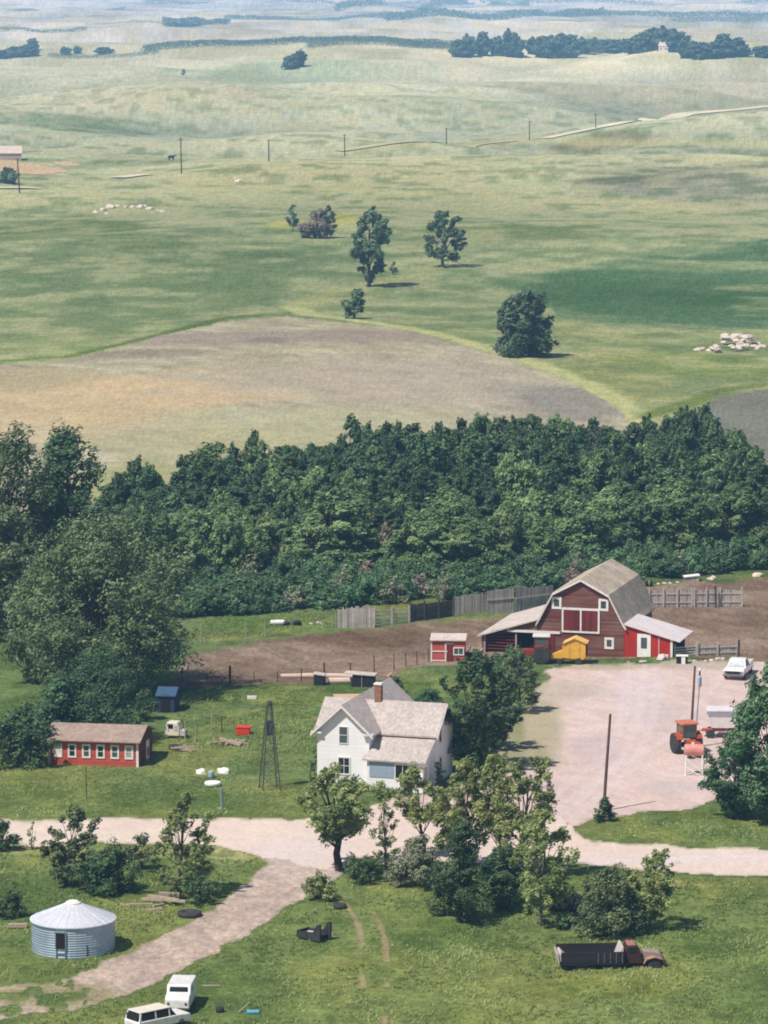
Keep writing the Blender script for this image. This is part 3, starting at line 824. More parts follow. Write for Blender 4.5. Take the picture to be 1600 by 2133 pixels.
# --- long red chicken coop
KC = KB
cp = T(101, 1592)
coop = thing('chicken_coop', 'long low red shed with six white framed windows and brown shingle roof', 'shed', cp, -R(9))
M_CROOF = shingles('coop_shingles', (164, 144, 134), (148, 128, 118), (150, 132, 122))
M_COOP = boards('coop_siding', (192, 86, 68), (168, 76, 62), 'Z', .18, .6, .9, .75, var=.14)
M_COOPSHADE = boards('coop_siding_shade_tone', (120, 44, 38), (84, 40, 36), 'Z', .18, .7, .9, .7)  # coop siding darkened: the gable end's shade is put into the colour
L, W = 9.05, 6.2
M_CURT = mat('pale_curtain', (176, 170, 160), (120, 120, 116), 2)
mb = MB(KC); mb.prism([(0, -.4), (0, 2.62), (W / 2, 3.5), (W, 2.62), (W, -.4)], 0, L, 'X'); mb.build('wall', M_COOP, coop)
mb = MB(KC); gable(mb, 0, W, 2.7, 3.62, .5, .1, -.35, L + .3, 'X'); mb.build('roof', M_CROOF, coop)
MB(KC).b2(-.03, .2, -.05, -.002, -.3, 2.55).build('corner_board', M_TRIM, coop); MB(KC).b2(L - .2, L + .03, -.05, -.002, -.3, 2.55).build('corner_board', M_TRIM, coop)
MB(KC).prism([(0, -.4), (0, 2.58), (W / 2, 3.46), (W, 2.58), (W, -.4)], L + .002, L + .03, 'X').build('end_wall_shade', M_COOPSHADE, coop, 'dark shaded red gable end')  # thin skin over the gable end, carrying the painted shade
for i in range(6):
    window(coop, .98 + i * 1.43, 0, .92, .52, 1.05, 'F', pane_m=(M_TRIM, M_GLASS, M_GLASSB, M_GLASS, M_GLASSB, M_CURT)[i], fr=.17, bars=(0, 1), k=KC, label='boarded white window' if i == 0 else None)
d = MB(KC).b2(L + .0, L + .07, 3.3, 4.7, -.1, 1.95).build('door', M_TRIM, coop)
MB(KC).b2(L + .07, L + .10, 3.6, 4.4, .4, 1.2).build('door_panel', M_COOP, d)

# --- small red shed beside the corral
sp = T(898, 1379)
shed = thing('red_shed', 'small faded red shed with white outlined door beside the corral fence', 'shed', sp, -R(4))
M_SHED = boards('faded_red_siding', (192, 88, 82), (160, 76, 72), 'Z', .2, .6, 1.0, .8, var=.14)
mb = MB(); mb.prism([(0, -.4), (0, 2.0), (1.7, 2.25), (1.7, -.4)], 0, 3.1, 'X'); mb.build('wall', M_SHED, shed)
mb = MB(); mb.prism([(-.2, 1.98), (1.9, 2.29), (1.9, 2.38), (-.2, 2.07)], -.1, 3.2, 'X'); mb.build('roof', M_GREYROOF, shed)
mb = MB()
mb.b2(-.02, .1, -.05, -.002, -.2, 1.98); mb.b2(.12, 1.5, -.05, -.002, .95, 1.05); mb.b2(1.28, 1.4, -.05, -.002, -.1, 1.75); mb.b2(1.4, 2.05, -.05, -.002, 1.68, 1.78); mb.b2(.12, 1.28, -.05, -.002, .1, .2)
mb.build('trim', M_TRIM, shed)
MB().b2(1.42, 2.04, -.04, -.002, -.1, 1.66).build('door', M_REDDOOR, shed)
window(shed, 2.52, 0, .75, .8, .55, 'F', fr=.09, bars=(1, 0), pane_m=M_GLASSB)

# --- dark blue shed behind the coop trees
bp_ = T(327, 1484)
bs = thing('blue_shed', 'small dark blue shed in shade beneath the big willow tree', 'shed', bp_, -R(8))
M_BLUE = boards('blue_boards_shade_tone', (48, 54, 86), (34, 36, 58), 'XY', .2, .6, 1, .7)  # blue darkened: the shade under the trees is put into the colour
M_BLUER = mat('blue_roof', (62, 88, 120), (44, 64, 92), 2)
mb = MB(); mb.prism([(0, -.4), (0, 1.5), (1.2, 1.95), (2.4, 1.5), (2.4, -.4)], 0, 1.5, 'X'); mb.build('wall', M_BLUE, bs)
mb = MB(); gable(mb, 0, 2.4, 1.54, 2.04, .15, .08, -.12, 1.65, 'X'); mb.build('roof', M_BLUER, bs)
MB().b2(.4, 1.1, -.05, -.002, 0, 1.55).build('door', M_DARK, bs)

# --- grain bin
M_BIN = corrugated('galvanised_wall', (180, 196, 216), (150, 166, 186), 'Z', .16, .45, .42)
M_BINROOF = mat('galvanised_roof', (222, 224, 232), (196, 200, 210), .9, .45, .25, amount=.5)
gp = T(153, 1985)
RB = 87 / S(gp)
gp = T(153, 1976)
gbin = thing('grain_bin', 'round galvanised steel grain bin with conical roof in the tall grass', 'grain bin', gp)
hw = 2.02
mb = MB(); mb.lathe([(RB, -.3), (RB, hw * .33), (RB + .015, hw * .33), (RB + .015, hw * .34), (RB, hw * .34), (RB, hw * .66), (RB + .015, hw * .66), (RB + .015, hw * .67), (RB, hw * .67), (RB, hw)], 48)
mb.build('wall', M_BIN, gbin, smooth=False)
mb = MB(); mb.lathe([(RB + .12, hw - .06), (RB + .12, hw), (.42, hw + .98), (.42, hw + .98)], 30); mb.build('roof', M_BINROOF, gbin)
mb = MB()
for k in range(30):
    a = 2 * math.pi * k / 30
    mb.tube([((RB + .1) * math.cos(a), (RB + .1) * math.sin(a), hw + .02), (.42 * math.cos(a), .42 * math.sin(a), hw + 1.0)], .006, 4)
mb.build('roof_ribs', M_BINROOF, gbin)
mb = MB(); mb.lathe([(.5, hw + .95), (.5, hw + 1.03), (.3, hw + 1.15), (.02, hw + 1.19)], 20); mb.build('roof_cap', M_TRIM, gbin)
a0 = -math.pi / 2 - .22
Mx = Matrix.Rotation(a0 + math.pi / 2, 4, 'Z')
MB().box((0, -RB + .0, 1.16), (.62, .14, 1.0), Mx).build('hatch', M_DARK, gbin)
mb = MB(); mb.box((-.34, -RB, 1.16), (.06, .18, 1.1), Mx); mb.box((.34, -RB, 1.16), (.06, .18, 1.1), Mx); mb.box((0, -RB, 1.7), (.74, .18, .06), Mx)
mb.box((-.3, -RB - .05, .3), (.05, .08, .7), Mx); mb.box((.3, -RB - .05, .3), (.05, .08, .7), Mx); mb.box((0, -RB - .05, .35), (.6, .07, .05), Mx)
mb.build('hatch_frame', mat('galvanised_frame', (150, 158, 166), None, 3, .5, .4), gbin)
MB().tube([(RB * .99 * math.cos(-1.15), RB * 1.01 * math.sin(-1.15), -.1), (RB * .99 * math.cos(-1.15), RB * 1.01 * math.sin(-1.15), .8)], .03).build('pipe', M_DARK, gbin)

# --- windmill tower without its wheel
M_STEEL = mat('dark_steel', (74, 78, 76), (98, 92, 86), 4, .7, .3)
wp = T(562, 1644)
ht = 186 / S(wp)
wm = thing('windmill_tower', 'tall dark steel windmill tower on four legs without its wheel', 'windmill tower', wp, R(14))
bw, tw = .70, .14
def leg(sx, sy, t): return (sx * (bw + (tw - bw) * t), sy * (bw + (tw - bw) * t), ht * t)
for sx, sy in ((-1, -1), (1, -1), (1, 1), (-1, 1)):
    MB().tube([leg(sx, sy, -.02), leg(sx, sy, .97)], [.05, .038], 5).build('leg', M_STEEL, wm)
mb = MB()
ring = ((-1, -1), (1, -1), (1, 1), (-1, 1))
for lv in (.14, .3, .46, .62, .78, .92):
    mb = MB()
    for a, b in zip(ring, ring[1:] + ring[:1]): mb.tube([leg(*a, lv), leg(*b, lv)], .016, 4)
    mb.build('girt', M_STEEL, wm)
mb = MB()
lv = (.0, .14, .3, .46, .62, .78, .92)
for i in range(6):
    for a, b in zip(ring, ring[1:] + ring[:1]):
        mb.tube([leg(*a, lv[i]), leg(*b, lv[i + 1])], .012, 4); mb.tube([leg(*b, lv[i]), leg(*a, lv[i + 1])], .012, 4)
mb.build('brace_rods', M_STEEL, wm)
MB().box((0, 0, ht * .7), (.46, .46, ht * .16)).build('platform_box', mat('tower_sheet', (74, 76, 72), (108, 106, 102), 3), wm)
mb = MB(); mb.lathe([(.2, ht * .95), (.24, ht * .97), (.2, ht), (.05, ht * 1.01)], 10); mb.build('cap', M_STEEL, wm)
MB().tube([(0, 0, 0), (0, 0, ht * .95)], .035, 6).build('pump_rod', mat('pale_rod', (150, 150, 146), None, 3), wm)

# --- far buildings
def small_house(px, py, w, d, h, name, label, cat, wall, roof, rz=0, win=True, rise=.45):
    p = T(px, py)
    t = thing(name, label, cat, p, rz)
    mb = MB(); mb.prism([(0, -1.5), (0, h), (d / 2, h + d * rise), (d, h), (d, -1.5)], -w / 2, w / 2, 'X'); mb.build('wall', wall, t)
    mb = MB(); gable(mb, 0, d, h + .05, h + .05 + d * rise, .3, .2, -w / 2 - .3, w / 2 + .3, 'X'); mb.build('roof', roof, t)
    if win:
        for u in (-w * .25, w * .22): window(t, u, 0, h * .35, .9, 1.3, 'F', fr=.15)
    return t
M_FARROOF = shingles('far_roof', (206, 190, 184), (190, 176, 172), (170, 160, 156))
small_house(1382, 108, 7, 6, 4.2, 'farmhouse', 'tiny white farmhouse among the distant row of trees', 'house', mat('far_white_wall', (206, 200, 198), (186, 180, 178), 1), M_FARROOF, -.5, True, .6)
small_house(1240, 110, 14, 8, 3.6, 'shed', 'far grey shed left of the distant white farmhouse', 'shed', M_GREYWOOD, M_FARROOF, .1, False, .3)
small_house(18, 334, 8.5, 6, 2.6, 'shed', 'low pale shed with pinkish roof on the bare earth at left', 'shed', M_PALEPOST, M_FARROOF, .1, False, .35)

# ------------------------------------------------------------------ trees and bushes
rng = np.random.default_rng(11)
WIND = np.array([1.0, .25, .32]); WIND /= np.linalg.norm(WIND)

def crown_mesh(name, m, clusters, dens, size, seed, wind=.7, aspect=.45, centre=None, cap=12000):
    """many small pointed leaf sprays gathered into clumps; clusters: (x, y, z, radius)"""
    r = np.random.default_rng(seed)
    P, TN = [], []
    tot = sum(c[3] ** 2 for c in clusters)
    scale = min(1.0, cap / max(1, dens * tot))
    ctr = np.mean([c[:3] for c in clusters], 0) if centre is None else np.array(centre)
    for c in clusters:
        n = max(10, int(dens * c[3] ** 2 * scale))
        cc = np.array(c[:3]); out = cc - ctr; out /= np.linalg.norm(out) + 1e-6
        ax = out * .7 + WIND * wind * .8 + np.array([0, 0, .25]) + r.normal(size=3) * .45; ax /= np.linalg.norm(ax)
        # sprays within the clump, stretched along its limb
        K = 9
        sd = r.normal(size=(K, 3)); sd /= np.linalg.norm(sd, axis=1)[:, None]; sd[:, 2] += .25
        sp = sd * (.25 + .75 * r.random(K) ** .6)[:, None] * c[3] * .85
        sp = sp + ax * (sp @ ax)[:, None] * .65
        sr = c[3] * (.28 + .34 * r.random(K))
        st = r.normal(size=K) * .16
        k = r.integers(0, K, n)
        d = r.normal(size=(n, 3)); d /= np.linalg.norm(d, axis=1)[:, None]
        d[:, 2] = np.where((d[:, 2] < -.2) & (r.random(n) < .6), -d[:, 2], d[:, 2])
        q0 = d * (sr[k] * (.35 + .6 * r.random(n) ** .6 + .16 * np.abs(r.normal(size=n))))[:, None]
        q0 = q0 + ax * (q0 @ ax)[:, None] * .45
        p = cc + sp[k] + q0
        nrm = d * .8 + sd[k] * .35 + out * .2 + r.normal(size=(n, 3)) * .55 + np.array([0, 0, .2])
        nrm /= np.linalg.norm(nrm, axis=1)[:, None]
        t = WIND * wind + ax * .3 + r.normal(size=(n, 3)) * .55
        t -= nrm * (t * nrm).sum(1)[:, None]; t /= np.linalg.norm(t, axis=1)[:, None] + 1e-6
        b = np.cross(nrm, t)
        s = size * (.55 + .8 * r.random(n))
        L = (t * s[:, None]); W = b * (s * aspect)[:, None]
        bend = nrm * (s * .08 * r.normal(size=n))[:, None]
        q = np.stack([p - L * .6, p + W * .8 + bend, p + L, p - W * .8 + bend], 1)
        P.append(q.reshape(-1, 3))
        tn = np.clip(.5 + r.normal() * .16 + st[k] + r.normal(size=n) * .2, 0, 1)
        TN.append(np.repeat(tn, 4))
    V = np.concatenate(P); tn = np.concatenate(TN)
    nq = len(V) // 4
    me = D.meshes.new(name)
    me.vertices.add(len(V)); me.vertices.foreach_set('co', V.astype(np.float32).ravel())
    me.loops.add(len(V)); me.loops.foreach_set('vertex_index', np.arange(len(V), dtype=np.int32))
    me.polygons.add(nq); me.polygons.foreach_set('loop_start', np.arange(0, nq * 4, 4, dtype=np.int32))
    me.update(calc_edges=True)
    at = me.attributes.new('tone', 'FLOAT', 'POINT'); at.data.foreach_set('value', tn.astype(np.float32))
    me.materials.append(m)
    return me

def envelope(kind, t):
    if kind == 'crown': return (.62 + .38 * math.sin(math.pi * min(1, t * .8 + .15))) * (1 if t < .8 else max(.5, 1 - (t - .8) * 2.2))
    if kind == 'round': return max(.15, (1 - (2 * t - 1) ** 2)) ** .5
    if kind == 'column': return (.55 + .45 * math.sin(math.pi * min(1, t * .9 + .12))) * (1 if t < .72 else max(.35, 1 - (t - .72) * 1.9))
    if kind == 'bush': return max(.2, (1 - t ** 2.2)) ** .5
    if kind == 'vase': return .35 + .65 * math.sin(math.pi * min(.95, .25 + .62 * t))
    return 1.0

def clusters_for(kind, hh, rad, z0, n, rc, seed, lean=0.0, hollow=.35):
    r = random.Random(seed)
    out = []
    for i in range(n):
        t = (i + r.random()) / n
        e = envelope(kind, t) * rad
        a = r.random() * 2 * math.pi
        q = e * (hollow + (1 - hollow) * r.random()) ** .6
        c = rc * (.7 + .6 * r.random()) * (1 - .3 * t)
        q = max(0, q - c * .35)
        z = z0 + (hh - z0) * t * .96
        out.append((q * math.cos(a) + lean * t * rad, q * math.sin(a), max(z, c * .5), c))
    out.append((lean * rad, 0, hh - rc * .6, rc * .75))
    return out

def trunk_mb(clusters, hh, r0, seed, lean=0.0, rad=1.0, every=2, top=.75, stems=1):
    r = random.Random(seed)
    mb = MB()
    for k in range(stems):
        ox = (r.random() - .5) * .5 * (stems > 1) * rad; oy = (r.random() - .5) * .5 * (stems > 1) * rad
        pts = []
        for i in range(5):
            t = i / 4
            pts.append((ox * (.3 + t) + lean * rad * t * top + (r.random() - .5) * .12 * rad * (i > 0), oy * (.3 + t) + (r.random() - .5) * .12 * rad * (i > 0), -.15 + (hh * top + .15) * t))
        mb.tube(pts, [r0 * 1.25, r0, r0 * .8, r0 * .58, r0 * .3], 7)
    for c in clusters[::every]:
        zt = max(.12 * hh, min(c[2] * (.45 + .25 * r.random()), hh * top * .95)); t = zt / (hh * top)
        a = Vector((lean * rad * t * top, 0, zt)); b = Vector(c[:3])
        m_ = (a + b) / 2 + Vector((0, 0, -.06 * (b - a).length))
        w = r0 * (.5 - .3 * min(1, t))
        mb.tube([a, m_, b], [w, w * .7, w * .3], 5)
    return mb

M_BARK = mat('bark', (74, 64, 56), (46, 40, 36), 5, .95, amount=.8)
M_PALEBARK = mat('pale_bark', (134, 126, 114), (92, 84, 76), 5, .95, amount=.8)
LEAF = {
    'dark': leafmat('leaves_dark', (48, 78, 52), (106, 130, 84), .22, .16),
    'wood': leafmat('leaves_wood', (50, 82, 57), (106, 134, 90), .18, .32),
    'mid': leafmat('leaves_mid', (82, 106, 58), (178, 188, 122), .3, .12),
    'light': leafmat('leaves_light', (92, 112, 60), (190, 196, 130), .32, .12),
    'edge': leafmat('leaves_edge', (72, 106, 66), (148, 170, 114), .25, .22),
    'shrub': leafmat('leaves_shrub', (54, 92, 60), (112, 142, 98), .22, .24),
    'olive': leafmat('leaves_olive', (66, 84, 54), (130, 142, 100), .22, .14),
    'willow': leafmat('leaves_willow', (70, 92, 60), (132, 150, 104), .22, .1),
    'grey': leafmat('leaves_grey', (112, 122, 94), (164, 168, 136), .2, .15),
    'dead': leafmat('twigs_dead', (112, 102, 92), (166, 152, 136), .1, .15),
    'farhazed': leafmat('leaves_far_woods_hazed', (84, 112, 104), (120, 142, 128), .2, .1),  # paler, bluer leaves: distance haze put into the colour
    'farm': leafmat('leaves_farm_row_hazed', (70, 102, 86), (112, 136, 114), .2, .2),  # leaf colour lightened to carry some of the far haze
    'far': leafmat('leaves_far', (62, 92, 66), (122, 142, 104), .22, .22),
}

def tree(name, label, cat, px, py, top, width, leaf, kind='round', bare=.25, n=26, rcf=.34, size=.22, dens=620, lean=.0, trunk=.10, bark=None, group=None, seed=None, stems=1, hollow=.35, wind=.7, limbs=2, cap=12000, rz=0.0, airy=.8):
    """one tree standing at photo pixel (px, py), its top at row `top`, `width` pixels across"""
    if size < .21: size, dens, cap = size * .8, dens * 1.5, cap * 1.6
    if kind == 'vase' and size < .2: n, airy = int(n * 1.7), airy * .92
    p = T(px, py); s = S(p)
    hh = (py - top) / s * 1.02; rad = width / 2 / s
    seed = seed or int(px * 7 + py)
    cl = clusters_for(kind, hh, rad, hh * bare, n, rad * rcf * airy, seed, lean, hollow)
    t = thing(name, label, cat, p, rz, group)
    trunk_mb(cl, hh, trunk * max(rad, hh * .25), seed + 1, lean, rad, limbs, .78, stems).build('trunk', bark or M_BARK, t)
    me = crown_mesh('crown', LEAF[leaf], cl, dens, size, seed + 2, wind, cap=cap)
    link('crown' if kind != 'bush' else 'foliage', me, t)
    return t

def bush(name, label, px, py, top, width, leaf, n=14, size=.2, dens=620, group=None, seed=None, lean=.1, rcf=.42, cat='bush', cap=7000):
    if size < .21: size, dens, cap, n, rcf = size * .8, dens * 1.5, cap * 1.6, int(n * 1.5), rcf * .8
    p = T(px, py); s = S(p)
    hh = (py - top) / s; rad = width / 2 / s
    seed = seed or int(px * 5 + py)
    cl = clusters_for('bush', hh, rad, hh * .12, n, min(rad, hh) * rcf, seed, lean, .2)
    t = thing(name, label, cat, p, 0, group)
    trunk_mb(cl, hh, .05 * max(rad, .5), seed + 1, lean, rad, 2, .7, 3).build('stems', M_BARK, t)
    link('foliage', crown_mesh('foliage', LEAF[leaf], cl, dens, size, seed + 2, cap=cap), t)
    return t

# trees along the near side of the road
tree('tree', 'short-trunked leafy tree beside the road just before the farmhouse front wall', 'tree', 708, 1815, 1612, 176, 'mid', 'round', .36, 40, .27, .20, 900, -.12, .085)
tree('slender_tree', 'slim sparse young tree right of the short-trunked road tree', 'tree', 803, 1838, 1642, 58, 'mid', 'vase', .22, 18, .42, .17, 700, -.1, .05, hollow=.1)
tree('tree', 'leggy tree with bare lower trunk nearest the porch corner', 'tree', 884, 1790, 1606, 122, 'light', 'round', .44, 24, .32, .19, 800, -.25, .06)
tree('tree', 'bushy yellow-green tree in the middle of the roadside clump', 'tree', 962, 1815, 1590, 146, 'light', 'column', .26, 48, .29, .2, 800, .05, .06)
tree('tree', 'thin tree with forked dark stem behind the clump bushes', 'tree', 1046, 1822, 1580, 116, 'light', 'vase', .38, 24, .34, .18, 760, -.35, .05, hollow=.15)
tree('tree', 'tallest roadside tree with open feathery top blown to the right', 'tree', 1078, 1836, 1580, 140, 'light', 'vase', .34, 30, .30, .18, 760, .42, .06, hollow=.25)
tree('tree', 'tall full tree at the right end of the roadside clump', 'tree', 1124, 1928, 1690, 144, 'mid', 'column', .20, 44, .28, .2, 800, .16, .055, M_PALEBARK)
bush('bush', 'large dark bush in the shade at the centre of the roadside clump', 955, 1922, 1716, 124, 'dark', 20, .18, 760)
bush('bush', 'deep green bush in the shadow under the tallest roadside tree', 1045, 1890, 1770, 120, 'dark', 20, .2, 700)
bush('bush', 'pale grey-green bush left of the dark clump bush', 862, 1848, 1752, 104, 'grey', 20, .18, 700)
bush('bush', 'rounded light green bush at the front foot of the clump', 930, 1908, 1822, 78, 'edge', 14, .18, 700)
bush('bush', 'low leafy bush at the fork of the dirt track', 660, 1874, 1824, 74, 'mid', 12, .17, 700)
bush('bush', 'small green sapling bush at the clump front right of the rounded bush', 1100, 1905, 1882, 40, 'edge', 7, .16, 600)
bush('bush', 'low dark hedge-like bush under the short-trunked road tree', 760, 1836, 1796, 110, 'dark', 12, .17, 600, rcf=.5)
tree('tree', 'windblown tree behind the old grain truck beside the road', 'tree', 1352, 1936, 1776, 124, 'mid', 'round', .16, 38, .28, .2, 800, .22, .05)
bush('bush', 'broad tangled bush just behind the old grain truck bed', 1262, 1950, 1812, 130, 'olive', 26, .19, 720)
bush('bush', 'leafy bush behind the truck hood at the foot of the windblown tree', 1310, 1944, 1866, 90, 'dark', 14, .18, 700)
bush('bush', 'small grey-leaved shrub between the clump and the truck', 1206, 1908, 1874, 46, 'grey', 8, .15, 600)
bush('bush', 'small dark weed bush at the left edge of the truck clump', 1172, 1936, 1906, 50, 'dark', 8, .15, 600)
# left of the dirt track
tree('tree', 'leaning windblown tree on the verge above the grain bin', 'tree', 136, 1848, 1686, 118, 'olive', 'round', .12, 38, .28, .2, 800, .42, .06)
bush('bush', 'dark spreading bush right of the leaning verge tree', 218, 1858, 1776, 132, 'dark', 20, .19, 720)
tree('tree', 'tall windblown tree on the verge left of the dirt track', 'tree', 372, 1866, 1656, 134, 'mid', 'column', .08, 50, .26, .2, 800, .2, .05)
bush('bush', 'loose light bush on the left of the tall verge tree', 292, 1812, 1744, 70, 'olive', 12, .17, 620)
bush('bush', 'low grey-green weeds bush under the tall verge tree', 404, 1884, 1834, 90, 'dark', 10, .17, 600)
bush('bush', 'rounded bush cut by the left photo edge at the road', 2, 1772, 1712, 66, 'dark', 14, .18, 700)
bush('bush', 'small leafy sprig beside the road left of the leaning tree', 68, 1770, 1712, 30, 'mid', 7, .15, 560)
bush('bush', 'tiny bush at the foot of the yard pole', 1257, 1712, 1666, 46, 'dark', 12, .17, 800)
bush('bush', 'weedy low bush beside the grain bin wall at left', 20, 1910, 1862, 80, 'dark', 10, .18, 560)
# around the house and yard
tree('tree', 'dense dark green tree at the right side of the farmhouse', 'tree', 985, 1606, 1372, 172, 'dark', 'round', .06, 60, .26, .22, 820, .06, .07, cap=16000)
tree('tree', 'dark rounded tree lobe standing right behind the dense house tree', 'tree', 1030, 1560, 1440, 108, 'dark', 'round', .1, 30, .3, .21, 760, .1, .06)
tree('tree', 'small loose tree at the yard edge before the barn tractor', 'tree', 1084, 1486, 1366, 86, 'olive', 'vase', .16, 30, .28, .19, 720, -.1, .05)
bush('bush', 'leafy bush between the loose yard tree and red shed', 1062, 1408, 1356, 84, 'shrub', 14, .2, 700)
bush('bush', 'pale grey brush below the red tractor', 1048, 1448, 1386, 46, 'grey', 10, .17, 640)
bush('bush', 'dark round shrub against the right porch wall', 912, 1642, 1588, 34, 'dark', 10, .17, 700)
bush('bush', 'tall dark shrub at the left house wall', 655, 1624, 1560, 24, 'dark', 10, .16, 700)
bush('bush', 'small bush behind the farmhouse chimney', 822, 1444, 1412, 40, 'dark', 10, .17, 700)
bush('bush', 'low green bush behind the farmhouse at right', 888, 1470, 1440, 60, 'shrub', 10, .17, 640)
bush('bush', 'green foundation shrub before the porch front', 790, 1662, 1632, 50, 'mid', 9, .15, 640)
tree('tree', 'large full green tree at the right photo edge by the yard', 'tree', 1606, 1716, 1392, 186, 'shrub', 'round', .09, 74, .27, .22, 900, .0, .05, cap=22000, airy=1)
tree('tree', 'lower leafy tree before the fuel tank stand', 'tree', 1528, 1704, 1552, 122, 'shrub', 'round', .06, 40, .3, .2, 860, .0, .05, airy=1)
# behind the coop
bush('bush', 'broad leafy green tree-bush just behind the chicken coop roof', 188, 1548, 1396, 236, 'shrub', 46, .2, 900, cat='tree', cap=22000)
bush('bush', 'dark bush at the left end of the chicken coop', 40, 1596, 1486, 130, 'dark', 22, .21, 700)
bush('bush', 'grey-green bush behind the left coop corner', 110, 1560, 1430, 120, 'shrub', 20, .22, 700)
bush('bush', 'dark shrub by the shaded blue shed', 300, 1500, 1440, 60, 'dark', 12, .18, 640)
tree('willow_tree', 'huge broad willow tree over the chicken coop area', 'tree', 212, 1448, 1112, 380, 'willow', 'round', .02, 150, .24, .23, 900, .03, .045, cap=60000, airy=1)
tree('willow_tree', 'leafy willow limb mass on the left of the huge willow', 'tree', 100, 1420, 1190, 210, 'willow', 'round', .04, 70, .25, .23, 800, .0, .045, cap=20000, airy=1)
tree('tree', 'tall dark tree at left edge behind the willow', 'tree', 140, 1310, 906, 172, 'wood', 'crown', .02, 100, .36, .3, 600, .02, .05, cap=20000, airy=1)
tree('tree', 'tall feathery tree cut by the left photo edge behind the willow', 'tree', 20, 1330, 914, 230, 'willow', 'crown', .02, 120, .3, .27, 700, .0, .05, cap=24000, airy=1)
tree('tree', 'dark mid-height tree between the willow and the woodland belt', 'tree', 190, 1290, 1080, 160, 'wood', 'round', .02, 80, .32, .3, 600, .05, .05, cap=16000, airy=1)
tree('tree', 'low rounded dark tree at the left end of the woodland belt', 'tree', 262, 1250, 1088, 150, 'wood', 'round', .02, 70, .3, .3, 600, .05, .05, cap=14000, airy=1)

# on the pasture
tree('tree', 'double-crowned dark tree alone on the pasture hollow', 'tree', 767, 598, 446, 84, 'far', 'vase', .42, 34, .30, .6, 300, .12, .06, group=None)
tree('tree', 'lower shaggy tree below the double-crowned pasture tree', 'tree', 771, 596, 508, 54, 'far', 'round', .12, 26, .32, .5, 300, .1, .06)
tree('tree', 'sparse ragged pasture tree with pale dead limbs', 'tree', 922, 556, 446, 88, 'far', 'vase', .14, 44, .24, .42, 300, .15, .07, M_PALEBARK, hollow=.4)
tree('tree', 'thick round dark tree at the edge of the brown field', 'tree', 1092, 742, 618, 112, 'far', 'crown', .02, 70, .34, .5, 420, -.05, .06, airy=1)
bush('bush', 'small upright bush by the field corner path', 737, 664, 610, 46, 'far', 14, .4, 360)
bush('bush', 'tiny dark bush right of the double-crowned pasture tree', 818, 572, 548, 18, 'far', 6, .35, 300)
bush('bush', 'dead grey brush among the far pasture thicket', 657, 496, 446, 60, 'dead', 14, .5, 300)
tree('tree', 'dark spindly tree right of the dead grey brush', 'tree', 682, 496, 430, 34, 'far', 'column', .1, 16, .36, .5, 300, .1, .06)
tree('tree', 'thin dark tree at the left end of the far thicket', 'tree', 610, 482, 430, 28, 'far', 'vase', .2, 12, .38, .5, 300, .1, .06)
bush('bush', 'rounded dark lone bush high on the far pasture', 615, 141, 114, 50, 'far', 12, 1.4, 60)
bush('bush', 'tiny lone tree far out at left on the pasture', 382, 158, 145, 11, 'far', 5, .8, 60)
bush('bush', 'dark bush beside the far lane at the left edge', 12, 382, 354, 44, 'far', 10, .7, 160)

# ---- the woodland belt behind the barn: every tree its own object, from a few grown crowns
def proto(leaf, kind, hh, rad, n, rcf, size, dens, seed, bare=.15, name='woodland_tree'):
    cl = clusters_for(kind, hh, rad, hh * bare, n, rad * rcf, seed, .06, .35)
    tm = trunk_mb(cl, hh, .05 * rad + .07, seed + 1, .06, rad, 3, .8)
    cm = crown_mesh('crown', LEAF[leaf], cl, dens, size, seed + 2, .6)
    return hh, rad, tm, cm
PRO = [proto('wood', ('crown', 'round', 'crown', 'column')[i % 4], 10, 2.6, 44, (.34, .28, .38, .3)[i % 4], .27, 500, 100 + i) for i in range(8)] + \
      [proto('dark', ('crown', 'round')[i % 2], 10, 2.5, 44, .33, .27, 500, 200 + i) for i in range(4)] + [proto('edge', 'crown', 10, 2.5, 44, .32, .27, 480, 250 + i) for i in range(2)]
PRE = [proto('edge', 'round', 7, 2.7, 44, .34, .25, 520, 300 + i, .06) for i in range(4)]
PTM = {}
def plant(pr, loc, hh, rad, label, group, rz, name='woodland_tree', cat='tree'):
    k = id(pr[3])
    h0, r0, tm, cm = pr
    t = thing(name, label, cat, loc, rz, group)
    t.scale = (rad / r0, rad / r0, hh / h0)
    if k not in PTM:
        PTM[k] = tm.build('trunk', M_BARK, t)
    else:
        c = PTM[k].copy(); COL.objects.link(c); c.parent = t
    link('crown', cm, t)
    return t
rr = random.Random(5)
SIL = [(205, 1075), (225, 1010), (250, 965), (330, 978), (360, 985), (390, 948), (430, 955), (460, 930), (540, 920), (600, 928), (700, 905), (760, 876), (800, 882), (830, 862), (870, 900), (900, 878), (960, 882), (1000, 870), (1040, 866), (1080, 842),
       (1130, 856), (1165, 884), (1200, 872), (1230, 884), (1260, 858), (1300, 884), (1350, 880), (1400, 862), (1440, 838), (1480, 862), (1510, 890), (1550, 930), (1600, 968), (1700, 1000)]
FRONT = [(200, 1240), (400, 1215), (520, 1192), (700, 1190), (900, 1192), (1000, 1190), (1150, 1178), (1300, 1150), (1450, 1145), (1600, 1120), (1700, 1110)]
def interp(tab, x): return float(np.interp(x, [t[0] for t in tab], [t[1] for t in tab]))
NWOOD = 0
